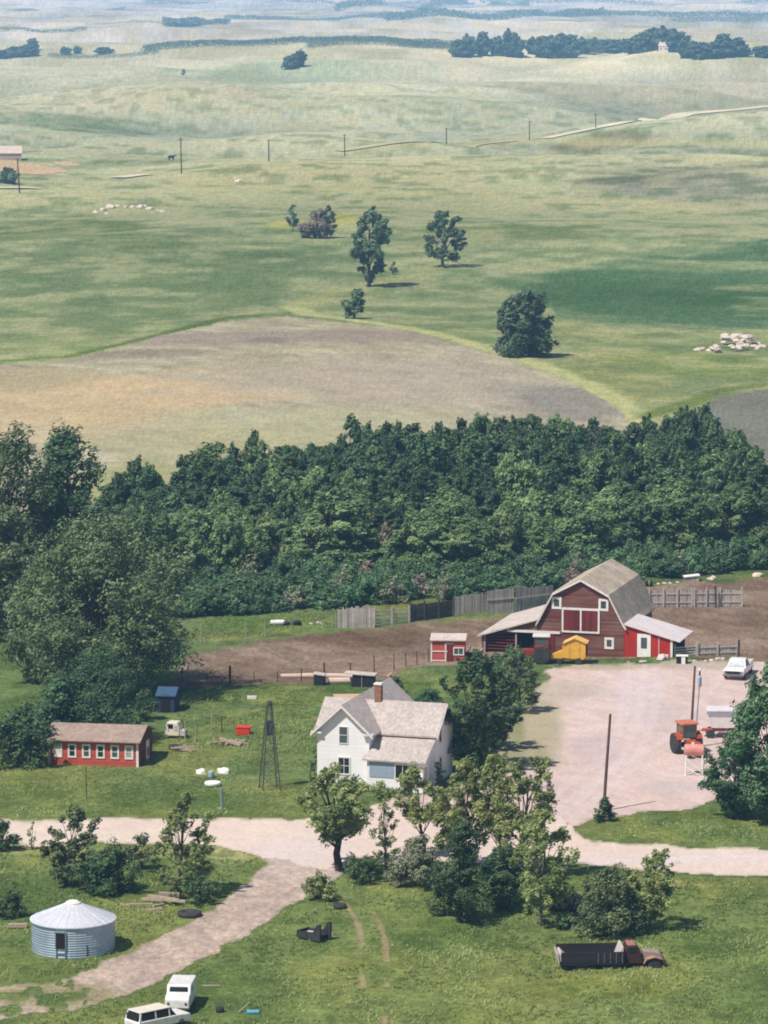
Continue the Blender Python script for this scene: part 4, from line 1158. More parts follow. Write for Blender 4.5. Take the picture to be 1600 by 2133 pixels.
for row in range(9):
    f = row / 8
    step = 36 + 10 * f
    x = 195 + rr.random() * 20 + (60 if row < 2 else 0)
    while x < 1690:
        back = interp(SIL, x) + 128
        y = back + (interp(FRONT, x) - back) * f + rr.uniform(-16, 16) * (.4 if row == 0 else 1)
        p = T(x, y); s = S(p)
        top = interp(SIL, x) + rr.uniform(4, 34) if row == 0 else None
        hh = (y - top) / s if top else (11.0 - 3.6 * f) * rr.uniform(.74, 1.12) * (.82 if x < 420 else 1)
        hh = max(3.0, min(hh, (y - interp(SIL, x) - rr.choice((-16, -8, 6, 20, 34, 50))) / s))
        rad = rr.uniform(1.35, 2.9) * (1 if row else .9)
        front = f > .8
        pr = rr.choice(PRE) if (front and rr.random() < .65) or (f > .55 and rr.random() < .25) else rr.choice(PRO)
        if front: hh = min(hh, 6.8 * rr.uniform(.75, 1.1))
        lab = ('dense dark tree in the woodland belt behind the barn', 'trees of the woodland belt behind the barn') if not pr in PRE else ('lighter round-crowned tree along the near edge of the woodland belt', 'lighter trees along the woodland edge')
        plant(pr, p, hh, rad * (1.15 if pr in PRE else 1), lab[0], lab[1], rr.uniform(-3.1, 3.1)); NWOOD += 1
        x += step * rr.uniform(.75, 1.3)
# bright round crowns that stand out at the front
for (x, y, top, w) in ((690, 1195, 1040, 190), (640, 1205, 1090, 110), (960, 1200, 1086, 150), (880, 1190, 1100, 110), (1530, 1150, 1024, 130), (1210, 1170, 1055, 130), (470, 1200, 1060, 120), (560, 1190, 1080, 110), (1120, 1195, 1110, 110), (1420, 1150, 1060, 110), (380, 1225, 1110, 120), (300, 1230, 1070, 140)):
    p = T(x, y); s = S(p)
    plant(rr.choice(PRE), p, (y - top) / s, w / 2 / s, 'lighter round-crowned tree along the near edge of the woodland belt', 'lighter trees along the woodland edge', rr.uniform(-.5, .5))
# undergrowth at the foot of the wood
PSH = [proto('shrub', 'bush', 2.2, 1.5, 18, .42, .22, 420, 400 + i, .05) for i in range(4)] + [proto('grey', 'bush', 2.2, 1.5, 16, .4, .2, 360, 420, .05), proto('dead', 'bush', 2.4, 1.4, 16, .38, .2, 300, 421, .05)]
LOWE = [(395, 1296), (480, 1290), (560, 1284), (700, 1272), (860, 1256), (1000, 1246), (1140, 1234), (1300, 1214), (1420, 1203), (1600, 1190), (1680, 1182)]
for row in range(5):
    x = 396 + rr.random() * 20
    while x < 1680:
        a, b = interp(FRONT, x) - 4, interp(LOWE, x)
        y = a + (b - a) * (row + .2 + .6 * rr.random()) / 5
        p = T(x, y); s = S(p)
        u = rr.random()
        pr = PSH[4] if u < .07 else (PSH[5] if u < .12 else rr.choice(PSH[:4]))
        lab = {4: ('pale grey-leaved shrub at the foot of the woodland belt', 'pale shrubs along the woodland foot'), 5: ('bare brownish brush at the foot of the woodland belt', 'bare brush along the woodland foot')}.get(PSH.index(pr), ('low green shrub at the foot of the woodland belt', 'green shrubs along the woodland foot'))
        plant(pr, p, rr.uniform(1.2, 2.4), rr.uniform(1.0, 1.9), lab[0], lab[1], rr.uniform(-.5, .5), 'shrub', 'shrub')
        x += rr.uniform(26, 48)
for (x, y, top, w, k) in ((800, 1195, 1100, 56, 5), (1190, 1212, 1172, 50, 4), (590, 1250, 1216, 46, 5), (640, 1258, 1226, 50, 4)):
    p = T(x, y); s = S(p)
    plant(PSH[k], p, (y - top) / s, w / 2 / s, ('bare brownish brush at the foot of the woodland belt', 'pale grey-leaved shrub at the foot of the woodland belt')[k == 4], ('bare brush along the woodland foot', 'pale shrubs along the woodland foot')[k == 4], .2, 'shrub', 'shrub')

# ---- the distant farm's trees, each its own
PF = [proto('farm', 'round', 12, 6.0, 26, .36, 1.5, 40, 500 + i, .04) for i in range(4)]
FARL = ('round dark shade tree in the row about the distant farm', 'trees of the distant farm row')
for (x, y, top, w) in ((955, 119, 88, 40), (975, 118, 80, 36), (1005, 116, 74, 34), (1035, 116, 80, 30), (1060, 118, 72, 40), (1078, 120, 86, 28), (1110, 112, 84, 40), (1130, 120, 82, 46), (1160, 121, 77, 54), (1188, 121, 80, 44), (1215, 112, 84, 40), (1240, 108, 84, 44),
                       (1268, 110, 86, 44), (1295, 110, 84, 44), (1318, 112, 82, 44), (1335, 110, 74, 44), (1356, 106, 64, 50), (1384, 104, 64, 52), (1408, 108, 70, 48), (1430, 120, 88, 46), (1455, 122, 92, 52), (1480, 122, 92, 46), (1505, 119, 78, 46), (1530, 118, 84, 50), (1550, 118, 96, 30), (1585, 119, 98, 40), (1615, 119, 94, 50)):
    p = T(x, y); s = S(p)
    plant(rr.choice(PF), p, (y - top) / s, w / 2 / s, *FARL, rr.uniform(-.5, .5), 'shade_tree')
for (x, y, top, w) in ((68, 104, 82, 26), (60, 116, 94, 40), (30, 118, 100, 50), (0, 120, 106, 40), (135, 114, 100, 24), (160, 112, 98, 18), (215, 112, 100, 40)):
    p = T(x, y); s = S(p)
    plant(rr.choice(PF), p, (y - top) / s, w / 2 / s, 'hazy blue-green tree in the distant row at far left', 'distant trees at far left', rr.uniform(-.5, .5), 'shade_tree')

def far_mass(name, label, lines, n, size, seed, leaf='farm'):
    """a far-off wood that reads as one mass: leaf sprays over the real strip of land it stands on"""
    r = np.random.default_rng(seed); P = []
    for (x0, y0, x1, y1, hgt_px, w) in lines:
        a, b = T(x0, y0), T(x1, y1)
        k = int(n * w)
        t = r.random(k)
        sc = S((a + b) / 2); hh = hgt_px / sc
        X = a.x + (b.x - a.x) * t + r.normal(size=k) * hh * .3; Y = a.y + (b.y - a.y) * t + r.normal(size=k) * hh * 1.6
        tops = hh * (.5 + .75 * fbm(X / (hh * 3.2), Y / (hh * 4), seed, 3))
        Z = hgt(X, Y) + tops * r.random(k) ** .6
        P.append(np.stack([X, Y, Z, np.full(k, hh)], 1))
    P = np.concatenate(P); n = len(P)
    d = r.normal(size=(n, 3)); d[:, 2] = np.abs(d[:, 2]) + .3; d[:, 1] -= .4; d /= np.linalg.norm(d, axis=1)[:, None]
    t = r.normal(size=(n, 3)); t -= d * (t * d).sum(1)[:, None]; t /= np.linalg.norm(t, axis=1)[:, None]
    b = np.cross(d, t); s = (P[:, 3] * size * (.6 + .8 * r.random(n)))[:, None]
    V = np.stack([P[:, :3] - t * s, P[:, :3] + b * s * .7, P[:, :3] + t * s, P[:, :3] - b * s * .7], 1).reshape(-1, 3)
    me = D.meshes.new(name)
    me.vertices.add(len(V)); me.vertices.foreach_set('co', V.astype(np.float32).ravel())
    me.loops.add(len(V)); me.loops.foreach_set('vertex_index', np.arange(len(V), dtype=np.int32))
    me.polygons.add(n); me.polygons.foreach_set('loop_start', np.arange(0, n * 4, 4, dtype=np.int32)); me.update(calc_edges=True)
    at = me.attributes.new('tone', 'FLOAT', 'POINT'); at.data.foreach_set('value', np.repeat(r.random(n), 4).astype(np.float32))
    me.materials.append(LEAF[leaf])
    return tag(link(name, me), label, 'woods', kind='stuff')
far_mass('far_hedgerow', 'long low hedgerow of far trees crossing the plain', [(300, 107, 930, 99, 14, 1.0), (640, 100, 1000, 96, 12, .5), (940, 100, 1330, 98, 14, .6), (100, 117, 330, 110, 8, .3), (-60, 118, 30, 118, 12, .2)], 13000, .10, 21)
far_mass('far_woods', 'bluish strips of woodland on the hazy far plain', [(345, 53, 415, 52, 17, .5), (415, 50, 475, 49, 11, .3), (-60, 66, 180, 62, 8, .4), (180, 53, 345, 52, 5, .2), (470, 40, 860, 32, 10, .7), (800, 42, 1260, 30, 16, 1.0), (700, 22, 1100, 12, 14, 1.0), (1180, 26, 1700, 34, 12, .9), (1400, 44, 1700, 40, 9, .5), (-60, 24, 260, 20, 8, .4), (300, 8, 900, 4, 9, .8), (1000, 4, 1700, 2, 10, .8)], 5200, .15, 22, 'farhazed')

# ---- rough grass: tufts too many to count
def tufts(name, label, n, seed, areas, size, cols):
    r = np.random.default_rng(seed)
    XS, YS, HS = [], [], []
    for (pts, dens, hgt_) in areas:
        poly = wpoly(pts)
        x0, y0 = poly.min(0); x1, y1 = poly.max(0)
        k = int(dens * (x1 - x0) * (y1 - y0))
        x = r.uniform(x0, x1, k); y = r.uniform(y0, y1, k)
        ok = in_poly(x, y, poly) & (fbm(x / 2.6, y / 3.4, seed, 4) + .25 * r.random(k) > .55)
        XS.append(x[ok]); YS.append(y[ok]); HS.append(np.full(ok.sum(), hgt_))
    x = np.concatenate(XS); y = np.concatenate(YS); hh = np.concatenate(HS)
    # keep off roads and tracks
    ri = np.clip(np.searchsorted(ROWS, y) - 1, 0, NR - 2); ci = np.clip(np.searchsorted(ANG, x / y) - 1, 0, NC - 2)
    ok = COVER[ri * NC + ci] < .15
    x, y, hh = x[ok], y[ok], hh[ok]; z = hgt(x, y)
    cl = fbm(x / 5, y / 6, seed + 5, 4)
    B = 5; m = len(x)
    a = r.uniform(0, 2 * math.pi, (m, B)); ln = hh[:, None] * (.5 + .8 * r.random((m, B))) * (.55 + .9 * cl[:, None])
    lx = np.cos(a) * .55 + .35; ly = np.sin(a) * .55
    w = .03 + .03 * r.random((m, B))
    base = np.stack([np.repeat(x[:, None], B, 1) + r.normal(size=(m, B)) * .08, np.repeat(y[:, None], B, 1) + r.normal(size=(m, B)) * .08, np.repeat(z[:, None], B, 1) - .02], -1)
    tip = base + np.stack([lx * ln * .7, ly * ln * .7, ln], -1)
    side = np.stack([-np.sin(a), np.cos(a), np.zeros_like(a)], -1) * w[..., None]
    mid = base * .45 + tip * .55 + np.stack([np.zeros_like(a), np.zeros_like(a), ln * .12], -1)
    V = np.stack([base - side, base + side, mid + side * .8, tip, mid - side * .8], 2).reshape(-1, 3)
    nq = m * B
    me = D.meshes.new(name)
    me.vertices.add(len(V)); me.vertices.foreach_set('co', V.astype(np.float32).ravel())
    me.loops.add(nq * 5); me.loops.foreach_set('vertex_index', np.arange(nq * 5, dtype=np.int32))
    me.polygons.add(nq); me.polygons.foreach_set('loop_start', np.arange(0, nq * 5, 5, dtype=np.int32)); me.update(calc_edges=True)
    at = me.attributes.new('tone', 'FLOAT', 'POINT'); at.data.foreach_set('value', np.repeat(np.clip((cl - .3) * 1.9 + r.normal(size=m) * .15, 0, 1), B * 5).astype(np.float32))
    me.materials.append(cols)
    return tag(link(name, me), label, 'grass', kind='stuff')
M_TUFT = leafmat('grass_blades', (124, 146, 80), (196, 206, 136), .5, 0)
tufts('rough_grass', 'rough uncut green grass on the near side of the road', 0, 61, [([(-120, 2200), (-120, 1775), (560, 1790), (700, 1820), (1200, 1812), (1720, 1848), (1720, 2200)], 7, .16)], .3, M_TUFT)
tufts('lawn_weeds', 'short grass and weeds on the farm lawn', 0, 62, [([(-120, 1704), (-120, 1600), (340, 1560), (640, 1440), (660, 1640), (640, 1704)], 6, .12), ([(360, 1560), (380, 1440), (660, 1436), (660, 1560)], 7, .16), ([(1210, 1715), (1300, 1692), (1640, 1690), (1640, 1764), (1290, 1752)], 7, .12), ([(400, 1335), (400, 1290), (720, 1262), (760, 1300)], 6, .18)], .3, M_TUFT)

# ------------------------------------------------------------------ vehicles
M_TYRE = mat('tyre_rubber', (52, 52, 54), (88, 84, 80), 3, .9, amount=.6)
M_HUB = mat('wheel_hub', (150, 146, 140), (110, 96, 84), 4, .6, .3)
M_WHITEPAINT = mat('white_vehicle_paint', (236, 232, 234), (196, 186, 178), 1.8, .35, amount=.6, spec=.5)
M_CREAM = mat('cream_vehicle_paint', (230, 222, 210), (206, 190, 172), 1.5, .45, amount=.6, spec=.4)
M_ORANGE = mat('orange_tractor_paint', (184, 80, 50), (146, 70, 50), 2.2, .5, amount=.6, spec=.4)
M_REDT = mat('red_tractor_paint', (158, 56, 44), (116, 48, 42), 2.2, .5, amount=.7, spec=.35)
M_YELLOW = mat('yellow_wagon_paint', (226, 174, 72), (196, 146, 66), 1.6, .6, amount=.6)
M_CHROME = mat('dull_chrome', (150, 152, 156), (96, 96, 98), 4, .3, .7)
M_BLACK = mat('black_parts', (30, 30, 32), (50, 48, 46), 3, .7)
M_SKIN = M_CREAM

def wheel(parent, x, y, r, w, hub=None, name='wheel'):
    """a wheel with its axle along y: tyre with a rim child"""
    mb = MB()
    X = Matrix.Translation((x, y, r)) @ Matrix.Rotation(math.pi / 2, 4, 'X')
    mb.lathe([(r * .56, -w / 2), (r * .9, -w / 2), (r, -w * .3), (r, w * .3), (r * .9, w / 2), (r * .56, w / 2)], 20, X)
    o = mb.build(name, M_TYRE, parent)
    mb = MB(); mb.lathe([(r * .1, -w * .36), (r * .55, -w * .34), (r * .57, -w * .46), (r * .57, w * .46), (r * .55, w * .34), (r * .1, w * .36)], 14, X)
    mb.build('rim', hub or M_HUB, o)
    return o

def slab(mb, pts, half, M=None, taper=0):
    """a side outline (x, z) made solid between -half and +half across y"""
    mb.prism(pts, -half, half, 'Y', M)
    return mb

# --- white pickup truck by the corral fence, nose toward the camera
def pickup(name, label, loc, rz, paint, bed=True):
    t = thing(name, label, 'pickup truck', loc, rz)
    mb = MB(); slab(mb, [(-2.45, .45), (-2.45, .98), (-.55, .98), (.75, 1.02), (2.1, .98), (2.35, .86), (2.38, .45)], .93)
    mb.build('body', paint, t, bevel=.07)
    mb = MB(); mb.hexa([(-.62, -.86, .98), (.98, -.86, .98), (.98, .86, .98), (-.62, .86, .98)], [(-.5, -.7, 1.62), (.36, -.7, 1.62), (.36, .7, 1.62), (-.5, .7, 1.62)])
    cab_ = mb.build('cab', paint, t, bevel=.05)
    mb = MB(); mb.hexa([(.99, -.74, 1.04), (1.0, -.74, 1.04), (1.0, .74, 1.04), (.99, .74, 1.04)], [(.44, -.62, 1.56), (.47, -.62, 1.56), (.47, .62, 1.56), (.44, .62, 1.56)])
    mb.build('windshield', M_WSH, cab_)
    for sgn in (-1, 1):
        mb = MB(); mb.hexa([(-.48, sgn * .85, 1.06), (.78, sgn * .85, 1.06), (.78, sgn * .865, 1.06), (-.48, sgn * .865, 1.06)], [(-.42, sgn * .715, 1.54), (.36, sgn * .715, 1.54), (.36, sgn * .735, 1.54), (-.42, sgn * .735, 1.54)])
        mb.build('side_window', M_GLASS, cab_)
    MB().b2(-2.35, -.72, -.76, .76, .985, .995).build('bed_floor', M_BLACK, t)
    for sgn in (-1, 1): MB().b2(-2.45, -.62, sgn * .93, sgn * .78, .97, 1.2).build('bed_side', paint, t)
    MB().b2(-2.47, -2.4, -.78, .78, .97, 1.18).build('tailgate', paint, t)
    g = MB().b2(2.36, 2.41, -.62, .62, .58, .82).build('grille', M_BLACK, t)
    MB().b2(2.36, 2.5, -.95, .95, .40, .54).build('bumper', M_CHROME, t)
    for sgn in (-1, 1): MB().tube([(2.36, sgn * .74, .72), (2.42, sgn * .74, .72)], .12, 12).build('headlight', M_CHROME, t)
    for x in (-1.5, 1.55):
        for sgn in (-1, 1): wheel(t, x, sgn * .82, .36, .22)
    return t
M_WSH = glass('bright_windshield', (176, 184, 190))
pp = T(1538, 1408)
pickup('pickup_truck', 'white pickup truck parked on gravel by the corral with nose forward', pp, R(-106), M_WHITEPAINT)

# --- orange tractor with cab
def tractor(name, label, loc, rz, paint, roof, hood_len=1.9, cab=True, hub=None):
    t = thing(name, label, 'tractor', loc, rz)
    mb = MB(); slab(mb, [(-.6, .75), (-.6, 1.15), (.3, 1.3), (hood_len + .35, 1.22), (hood_len + .45, .7), (.4, .6)], .3)
    mb.build('hood', paint, t, bevel=.05)
    MB().b2(hood_len + .43, hood_len + .5, -.26, .26, .72, 1.18).build('grille', M_BLACK, t)
    MB().b2(-1.15, hood_len + .2, -.24, .24, .45, .8).build('chassis', M_BLACK, t)
    for sgn in (-1, 1):
        wheel(t, -.75, sgn * .92, .82, .46, hub, 'rear_wheel')
        wheel(t, hood_len - .05, sgn * .66, .42, .24, hub, 'front_wheel')
        mb = MB(); mb.strip([(-1.62, 1.15), (-1.35, 1.55), (-.75, 1.74), (-.15, 1.58), (.05, 1.3)], .05, sgn * .62, sgn * 1.1)
        mb.build('fender', paint, t)
    MB().tube([(-.75, -.9, .82), (-.75, .9, .82)], .1, 8).build('rear_axle', M_BLACK, t)
    MB().tube([(hood_len - .05, -.62, .5), (hood_len - .05, .62, .5)], .06, 8).build('front_axle', M_BLACK, t)
    if cab:
        for a, b in ((-.1, -.58), (-.1, .58), (-1.3, -.58), (-1.3, .58)): MB().b2(a - .04, a + .04, b - .04, b + .04, 1.2, 2.42).build('cab_post', paint, t)
        for sgn in (-1, 1): MB().b2(-1.25, -.15, sgn * .57, sgn * .585, 1.62, 2.4).build('cab_glass', M_CABGL, t)
        MB().b2(-.11, -.09, -.54, .54, 1.35, 2.4).build('windscreen', M_CABGL, t)
        MB().b2(-1.31, -1.29, -.54, .54, 1.5, 2.4).build('rear_glass', M_CABGL, t)
        MB().b2(-1.5, .1, -.74, .74, 2.42, 2.6).build('cab_roof', roof, t, bevel=.06)
    mb = MB(); mb.box((-.75, 0, 1.28), (.5, .5, .12)); mb.box((-1.0, 0, 1.55), (.1, .5, .5)); mb.build('seat', M_BLACK, t)
    MB().tube([(.5, 0, 1.28), (.05, 0, 1.6)], .03, 6).build('steering_column', M_BLACK, t)
    MB().tube([(hood_len * .62, .16, 1.2), (hood_len * .62, .16, 1.95)], .045, 8).build('exhaust_pipe', M_BLACK, t)
    return t
M_CABGL = glass('cab_glass', (66, 82, 74))
M_ROOFO = mat('orange_cab_roof', (206, 126, 96), (180, 100, 74), 2, .5)
tp = T(1437, 1572)
tractor('tractor', 'orange tractor with cab standing behind the red fuel tank', tp, R(-72), M_ORANGE, M_ROOFO, 1.55)
tp2 = T(1112, 1380)
tractor('tractor', 'red tractor with white cab roof before the barn lean-to', tp2, R(176), M_REDT, M_WHITEPAINT, 1.9, hub=M_REDT)

# --- yellow peaked wagon
yp = T(1196, 1382)
yw = thing('farm_wagon', 'yellow peaked farm wagon in front of the red barn wall', 'wagon', yp, R(-9))
body = [(-1.02, .62), (-1.02, 1.62), (-.86, 1.95), (.1, 2.42), (1.12, 2.02), (1.12, .72), (.9, .5)]
MB().prism(body, -.75, .75).build('body', M_YELLOW, yw)
MB().strip([(-.95, 1.98), (.1, 2.48), (1.28, 2.02)], .06, -.9, .85).build('roof', mat('yellow_roof', (232, 190, 108), (210, 166, 92), 2), yw)
MB().b2(1.121, 1.15, -.7, .7, .75, 1.95).build('end_panel', M_BLACK, yw)
MB().prism([(-2.2, .52), (-2.2, .8), (-1.02, 1.2), (-1.02, .52)], -.55, .55).build('pickup_chute', M_YELLOW, yw)
mb = MB()
for x in (-.35, .55): mb.b2(x - .03, x + .03, -.8, -.752, .65, 2.1)
MB().b2(-.38, -.32, -.8, -.752, .65, 2.12).build('stake', M_YELLOW, yw); MB().b2(.52, .58, -.8, -.752, .65, 2.12).build('stake', M_YELLOW, yw)
MB().b2(-2.2, 1.0, -.3, .3, .36, .5).build('chassis', M_YELLOW, yw)
MB().tube([(-2.2, 0, .45), (-3.0, 0, .4)], .06, 6).build('drawbar', M_YELLOW, yw)
for x in (.5,):
    for sgn in (-1, 1): wheel(yw, x, sgn * .72, .32, .2)
for sgn in (-1, 1): wheel(yw, -1.25, sgn * .6, .26, .16)

# --- white box wagon with red running gear at right
bpz = T(1500, 1536)
bw_ = thing('grain_wagon', 'white box wagon with grey stripe on red running gear at right of yard', 'wagon', bpz, R(-3))
MB().hexa([(-.75, -.8, .95), (1.2, -.8, .95), (1.2, .8, .95), (-.75, .8, .95)], [(-1.1, -1.0, 2.35), (1.55, -1.0, 2.35), (1.55, 1.0, 2.35), (-1.1, 1.0, 2.35)]).build('box', M_WHITEPAINT, bw_)
MB().b2(-1.12, 1.57, -1.03, -1.0, 2.05, 2.28).build('stripe', mat('grey_stripe', (160, 160, 178)), bw_)
MB().b2(-1.16, 1.6, -1.06, 1.06, 2.352, 2.44).build('rim_rail', M_WHITEPAINT, bw_)
MB().b2(-1.5, 1.2, -.3, .3, .55, .72).build('frame', M_ORANGE, bw_)
MB().tube([(-1.5, 0, .6), (-2.4, 0, .45)], .05, 6).build('drawbar', M_ORANGE, bw_)
for x in (-.8, 1.0):
    for sgn in (-1, 1): wheel(bw_, x, sgn * .72, .38, .2)

# --- fuel tank on its white stand
fp = T(1446, 1614)
ft = thing('fuel_tank', 'faded red cylindrical fuel tank on white wooden trestle stand', 'fuel tank', fp, R(-4))
M_PINK = mat('faded_red_tank', (198, 126, 116), (216, 172, 164), 1.4, .5, amount=.8)
X = Matrix.Translation((0, 0, 1.98)) @ Matrix.Rotation(math.pi / 2, 4, 'Y')
MB().lathe([(.02, -.82), (.3, -.8), (.46, -.72), (.47, .72), (.3, .8), (.02, .82)], 22, X).build('tank', M_PINK, ft)
for x in (-.62, .62):
    for y in (-.38, .38): MB().tube([(x * 1.1, y * 1.3, 0), (x, y, 1.62)], .07, 6).build('leg', M_TRIM, ft)
for x in (-.62, .62): MB().b2(x - .06, x + .06, -.46, .46, 1.5, 1.62).build('cradle', M_TRIM, ft)
MB().tube([(-.66, -.46, 1.35), (.66, -.49, .25)], .05, 6).build('brace', M_TRIM, ft)
MB().tube([(-.66, -.48, .72), (.3, -.49, .1)], .05, 6).build('brace', M_TRIM, ft)
MB().tube([(-.1, 0, 2.4), (-.1, 0, 2.58)], .12, 10).build('filler_cap', M_TRIM, ft)
MB().tube([(.7, 0, 1.75), (.8, -.1, 1.0), (.7, -.2, .5)], .03, 6).build('hose', M_BLACK, ft)

# --- old grain truck in the grass, lower right
op = T(1262, 2012); op.z -= .28
ot = thing('grain_truck', 'old derelict grain truck with dark open box and rusty cab in tall grass', 'truck', op, R(4))
M_RUST = mat('rusty_cab_paint', (70, 42, 38), (56, 40, 38), 2, .8, amount=.8)
M_RUSTL = mat('rusty_roof', (172, 120, 108), (140, 92, 82), 2, .8, amount=.8)
M_OLDBOX = boards('old_box_boards', (48, 44, 48), (34, 32, 36), 'Z', .16, .7, .9, .5)
M_PALEEND = mat('pale_box_end', (206, 196, 190), (168, 156, 150), 1.5, .8)
s_ = S(op)
M_STAKE = mat('worn_stake', (104, 102, 106), (70, 68, 70), 3)
MB().b2(-3.05, 1.05, -1.0, 1.0, .72, .82).build('box_floor', M_DARK, ot)
MB().b2(-2.95, 1.05, -1.02, -.95, .6, 1.42).build('box_side', M_OLDBOX, ot)
MB().b2(-3.05, 1.05, .95, 1.02, .8, 1.52).build('box_side', M_OLDBOX, ot)
MB().hexa([(-3.1, -1.0, .74), (-3.04, -1.0, .74), (-3.04, .95, .74), (-3.1, .95, .74)], [(-3.2, -1.0, 1.34), (-3.14, -1.0, 1.34), (-3.14, .95, 1.34), (-3.2, .95, 1.34)]).build('tailgate', M_PALEEND, ot)
MB().hexa([(-3.02, -.93, .84), (-2.4, -.93, .84), (-2.4, .93, .84), (-3.02, .93, .84)], [(-3.02, -.93, 1.3), (-2.85, -.93, 1.3), (-2.85, .93, 1.3), (-3.02, .93, 1.3)]).build('rear_board', M_PALEEND, ot)
MB().hexa([(.6, -.93, .84), (1.0, -.93, .84), (1.0, .93, .84), (.6, .93, .84)], [(.92, -.93, 1.7), (1.0, -.93, 1.7), (1.0, .93, 1.7), (.92, .93, 1.7)]).build('head_board', M_PALEEND, ot)
for i in range(5):
    x = -.6 + i * .38
    MB().b2(x - .03, x + .03, -1.06, -1.022, .7, 1.36).build('box_stake', M_STAKE, ot)
mb = MB(); slab(mb, [(1.12, .55), (1.12, 1.45), (1.28, 1.72), (1.8, 1.72), (2.12, 1.34), (2.3, .55)], .74)
cb = mb.build('cab', M_RUST, ot, bevel=.08)
MB().b2(1.28, 1.82, -.66, .66, 1.725, 1.76).build('cab_roof', M_RUSTL, ot, bevel=.02)
mb = MB(); mb.hexa([(2.13, -.6, 1.36), (2.16, -.6, 1.36), (2.16, .6, 1.36), (2.13, .6, 1.36)], [(1.86, -.56, 1.66), (1.9, -.56, 1.66), (1.9, .56, 1.66), (1.86, .56, 1.66)]); mb.build('windshield', M_GLASS, cb)
for sgn in (-1, 1): MB().b2(1.38, 1.86, sgn * .742, sgn * .755, 1.26, 1.62).build('side_window', M_GLASS, cb)
MB().b2(1.32, 2.05, -.765, -.743, .62, 1.2).build('door', M_RUST, ot)
mb = MB(); slab(mb, [(2.3, .6), (2.3, 1.36), (3.35, 1.2), (3.5, 1.05), (3.5, .6)], .42); mb.build('hood', mat('pale_rusty_hood', (160, 146, 134), (122, 104, 94), 2, .7), ot, bevel=.08)
MB().b2(3.5, 3.54, -.36, .36, .62, 1.05).build('grille', M_BLACK, ot)
for sgn in (-1, 1):
    mb = MB(); mb.strip([(2.3, .6), (2.5, .9), (3.0, 1.02), (3.5, .88), (3.6, .6)], .05, sgn * .4, sgn * .92); mb.build('fender', mat('rusty_fender', (176, 132, 112), (130, 96, 82), 2, .8) if sgn < 0 else M_RUST, ot)
    wheel(ot, 3.0, sgn * .72, .42, .22, M_RUST); wheel(ot, -1.6, sgn * .76, .42, .34, M_RUST)
    MB().tube([(3.45, sgn * .62, 1.0), (3.58, sgn * .62, 1.0)], .12, 10).build('headlight', M_CHROME, ot)
MB().b2(3.62, 3.7, -.95, .95, .42, .56).build('bumper', M_RUST, ot)
MB().b2(-2.9, 3.4, -.35, .35, .45, .62).build('frame', M_BLACK, ot)

# --- white van and white wagon at the lower left
vp = T(376, 2100)
vt = thing('van', 'white boxy van facing the camera in the grass at bottom left', 'van', vp, R(-95)); vt.scale = (.86, .86, .86)
mb = MB(); slab(mb, [(-2.3, .35), (-2.3, 1.74), (-2.18, 1.86), (.62, 1.86), (.86, 1.36), (1.62, 1.22), (1.78, 1.04), (1.8, .35)], .86)
mb.build('body', M_WHITEPAINT, vt, bevel=.1)
mb = MB(); mb.hexa([(.84, -.66, 1.42), (.88, -.66, 1.42), (.88, .66, 1.42), (.84, .66, 1.42)], [(.70, -.62, 1.72), (.74, -.62, 1.72), (.74, .62, 1.72), (.70, .62, 1.72)]); mb.build('windshield', M_GLASS, vt)
for sgn in (-1, 1):
    MB().b2(-.1, .5, sgn * .862, sgn * .876, 1.3, 1.68).build('side_window', M_GLASS, vt)
    MB().tube([(1.78, sgn * .62, .78), (1.83, sgn * .62, .78)], .1, 10).build('headlight', M_CHROME, vt)
    wheel(vt, 1.1, sgn * .76, .32, .2); wheel(vt, -.95, sgn * .76, .32, .2)
MB().b2(1.8, 1.86, -.85, .85, .36, .5).build('bumper', M_CHROME, vt)
wp2 = T(328, 2142)
wg = thing('station_wagon', 'cream-roofed white station wagon with dark windows cut by the bottom photo edge', 'car', wp2, R(40)); wg.scale = (.86, .86, .86)
mb = MB(); slab(mb, [(-2.2, .35), (-2.25, .85), (-2.15, .95), (1.2, .95), (2.2, .9), (2.3, .75), (2.3, .35)], .86); mb.build('body', M_WHITEPAINT, wg, bevel=.06)
mb = MB(); mb.hexa([(-2.1, -.8, .95), (1.05, -.8, .95), (1.05, .8, .95), (-2.1, .8, .95)], [(-1.95, -.7, 1.5), (.6, -.7, 1.5), (.6, .7, 1.5), (-1.95, .7, 1.5)]); ch_ = mb.build('cabin', M_BLACK, wg)
MB().b2(-2.02, .66, -.74, .74, 1.5, 1.58).build('roof', M_CREAM, wg, bevel=.03)
for x0, x1 in ((-1.95, -1.85), (-.75, -.65), (.42, .52)):
    for sgn in (-1, 1):
        mb = MB(); mb.hexa([(x0 - .1 * (x0 < -1), sgn * .805, .95), (x1 - .1 * (x0 < -1), sgn * .805, .95), (x1 - .1 * (x0 < -1), sgn * .82, .95), (x0 - .1 * (x0 < -1), sgn * .82, .95)], [(x0, sgn * .705, 1.5), (x1, sgn * .705, 1.5), (x1, sgn * .72, 1.5), (x0, sgn * .72, 1.5)])
        mb.build('pillar', M_WHITEPAINT, wg)
for sgn in (-1, 1):
    mb = MB(); mb.hexa([(-2.14, sgn * .8 - .05, .95), (-2.1, sgn * .8 - .05, .95), (-2.1, sgn * .8 + .05, .95), (-2.14, sgn * .8 + .05, .95)], [(-1.99, sgn * .7 - .05, 1.5), (-1.95, sgn * .7 - .05, 1.5), (-1.95, sgn * .7 + .05, 1.5), (-1.99, sgn * .7 + .05, 1.5)]); mb.build('pillar', M_WHITEPAINT, wg)
    wheel(wg, 1.45, sgn * .76, .32, .2); wheel(wg, -1.35, sgn * .76, .32, .2)
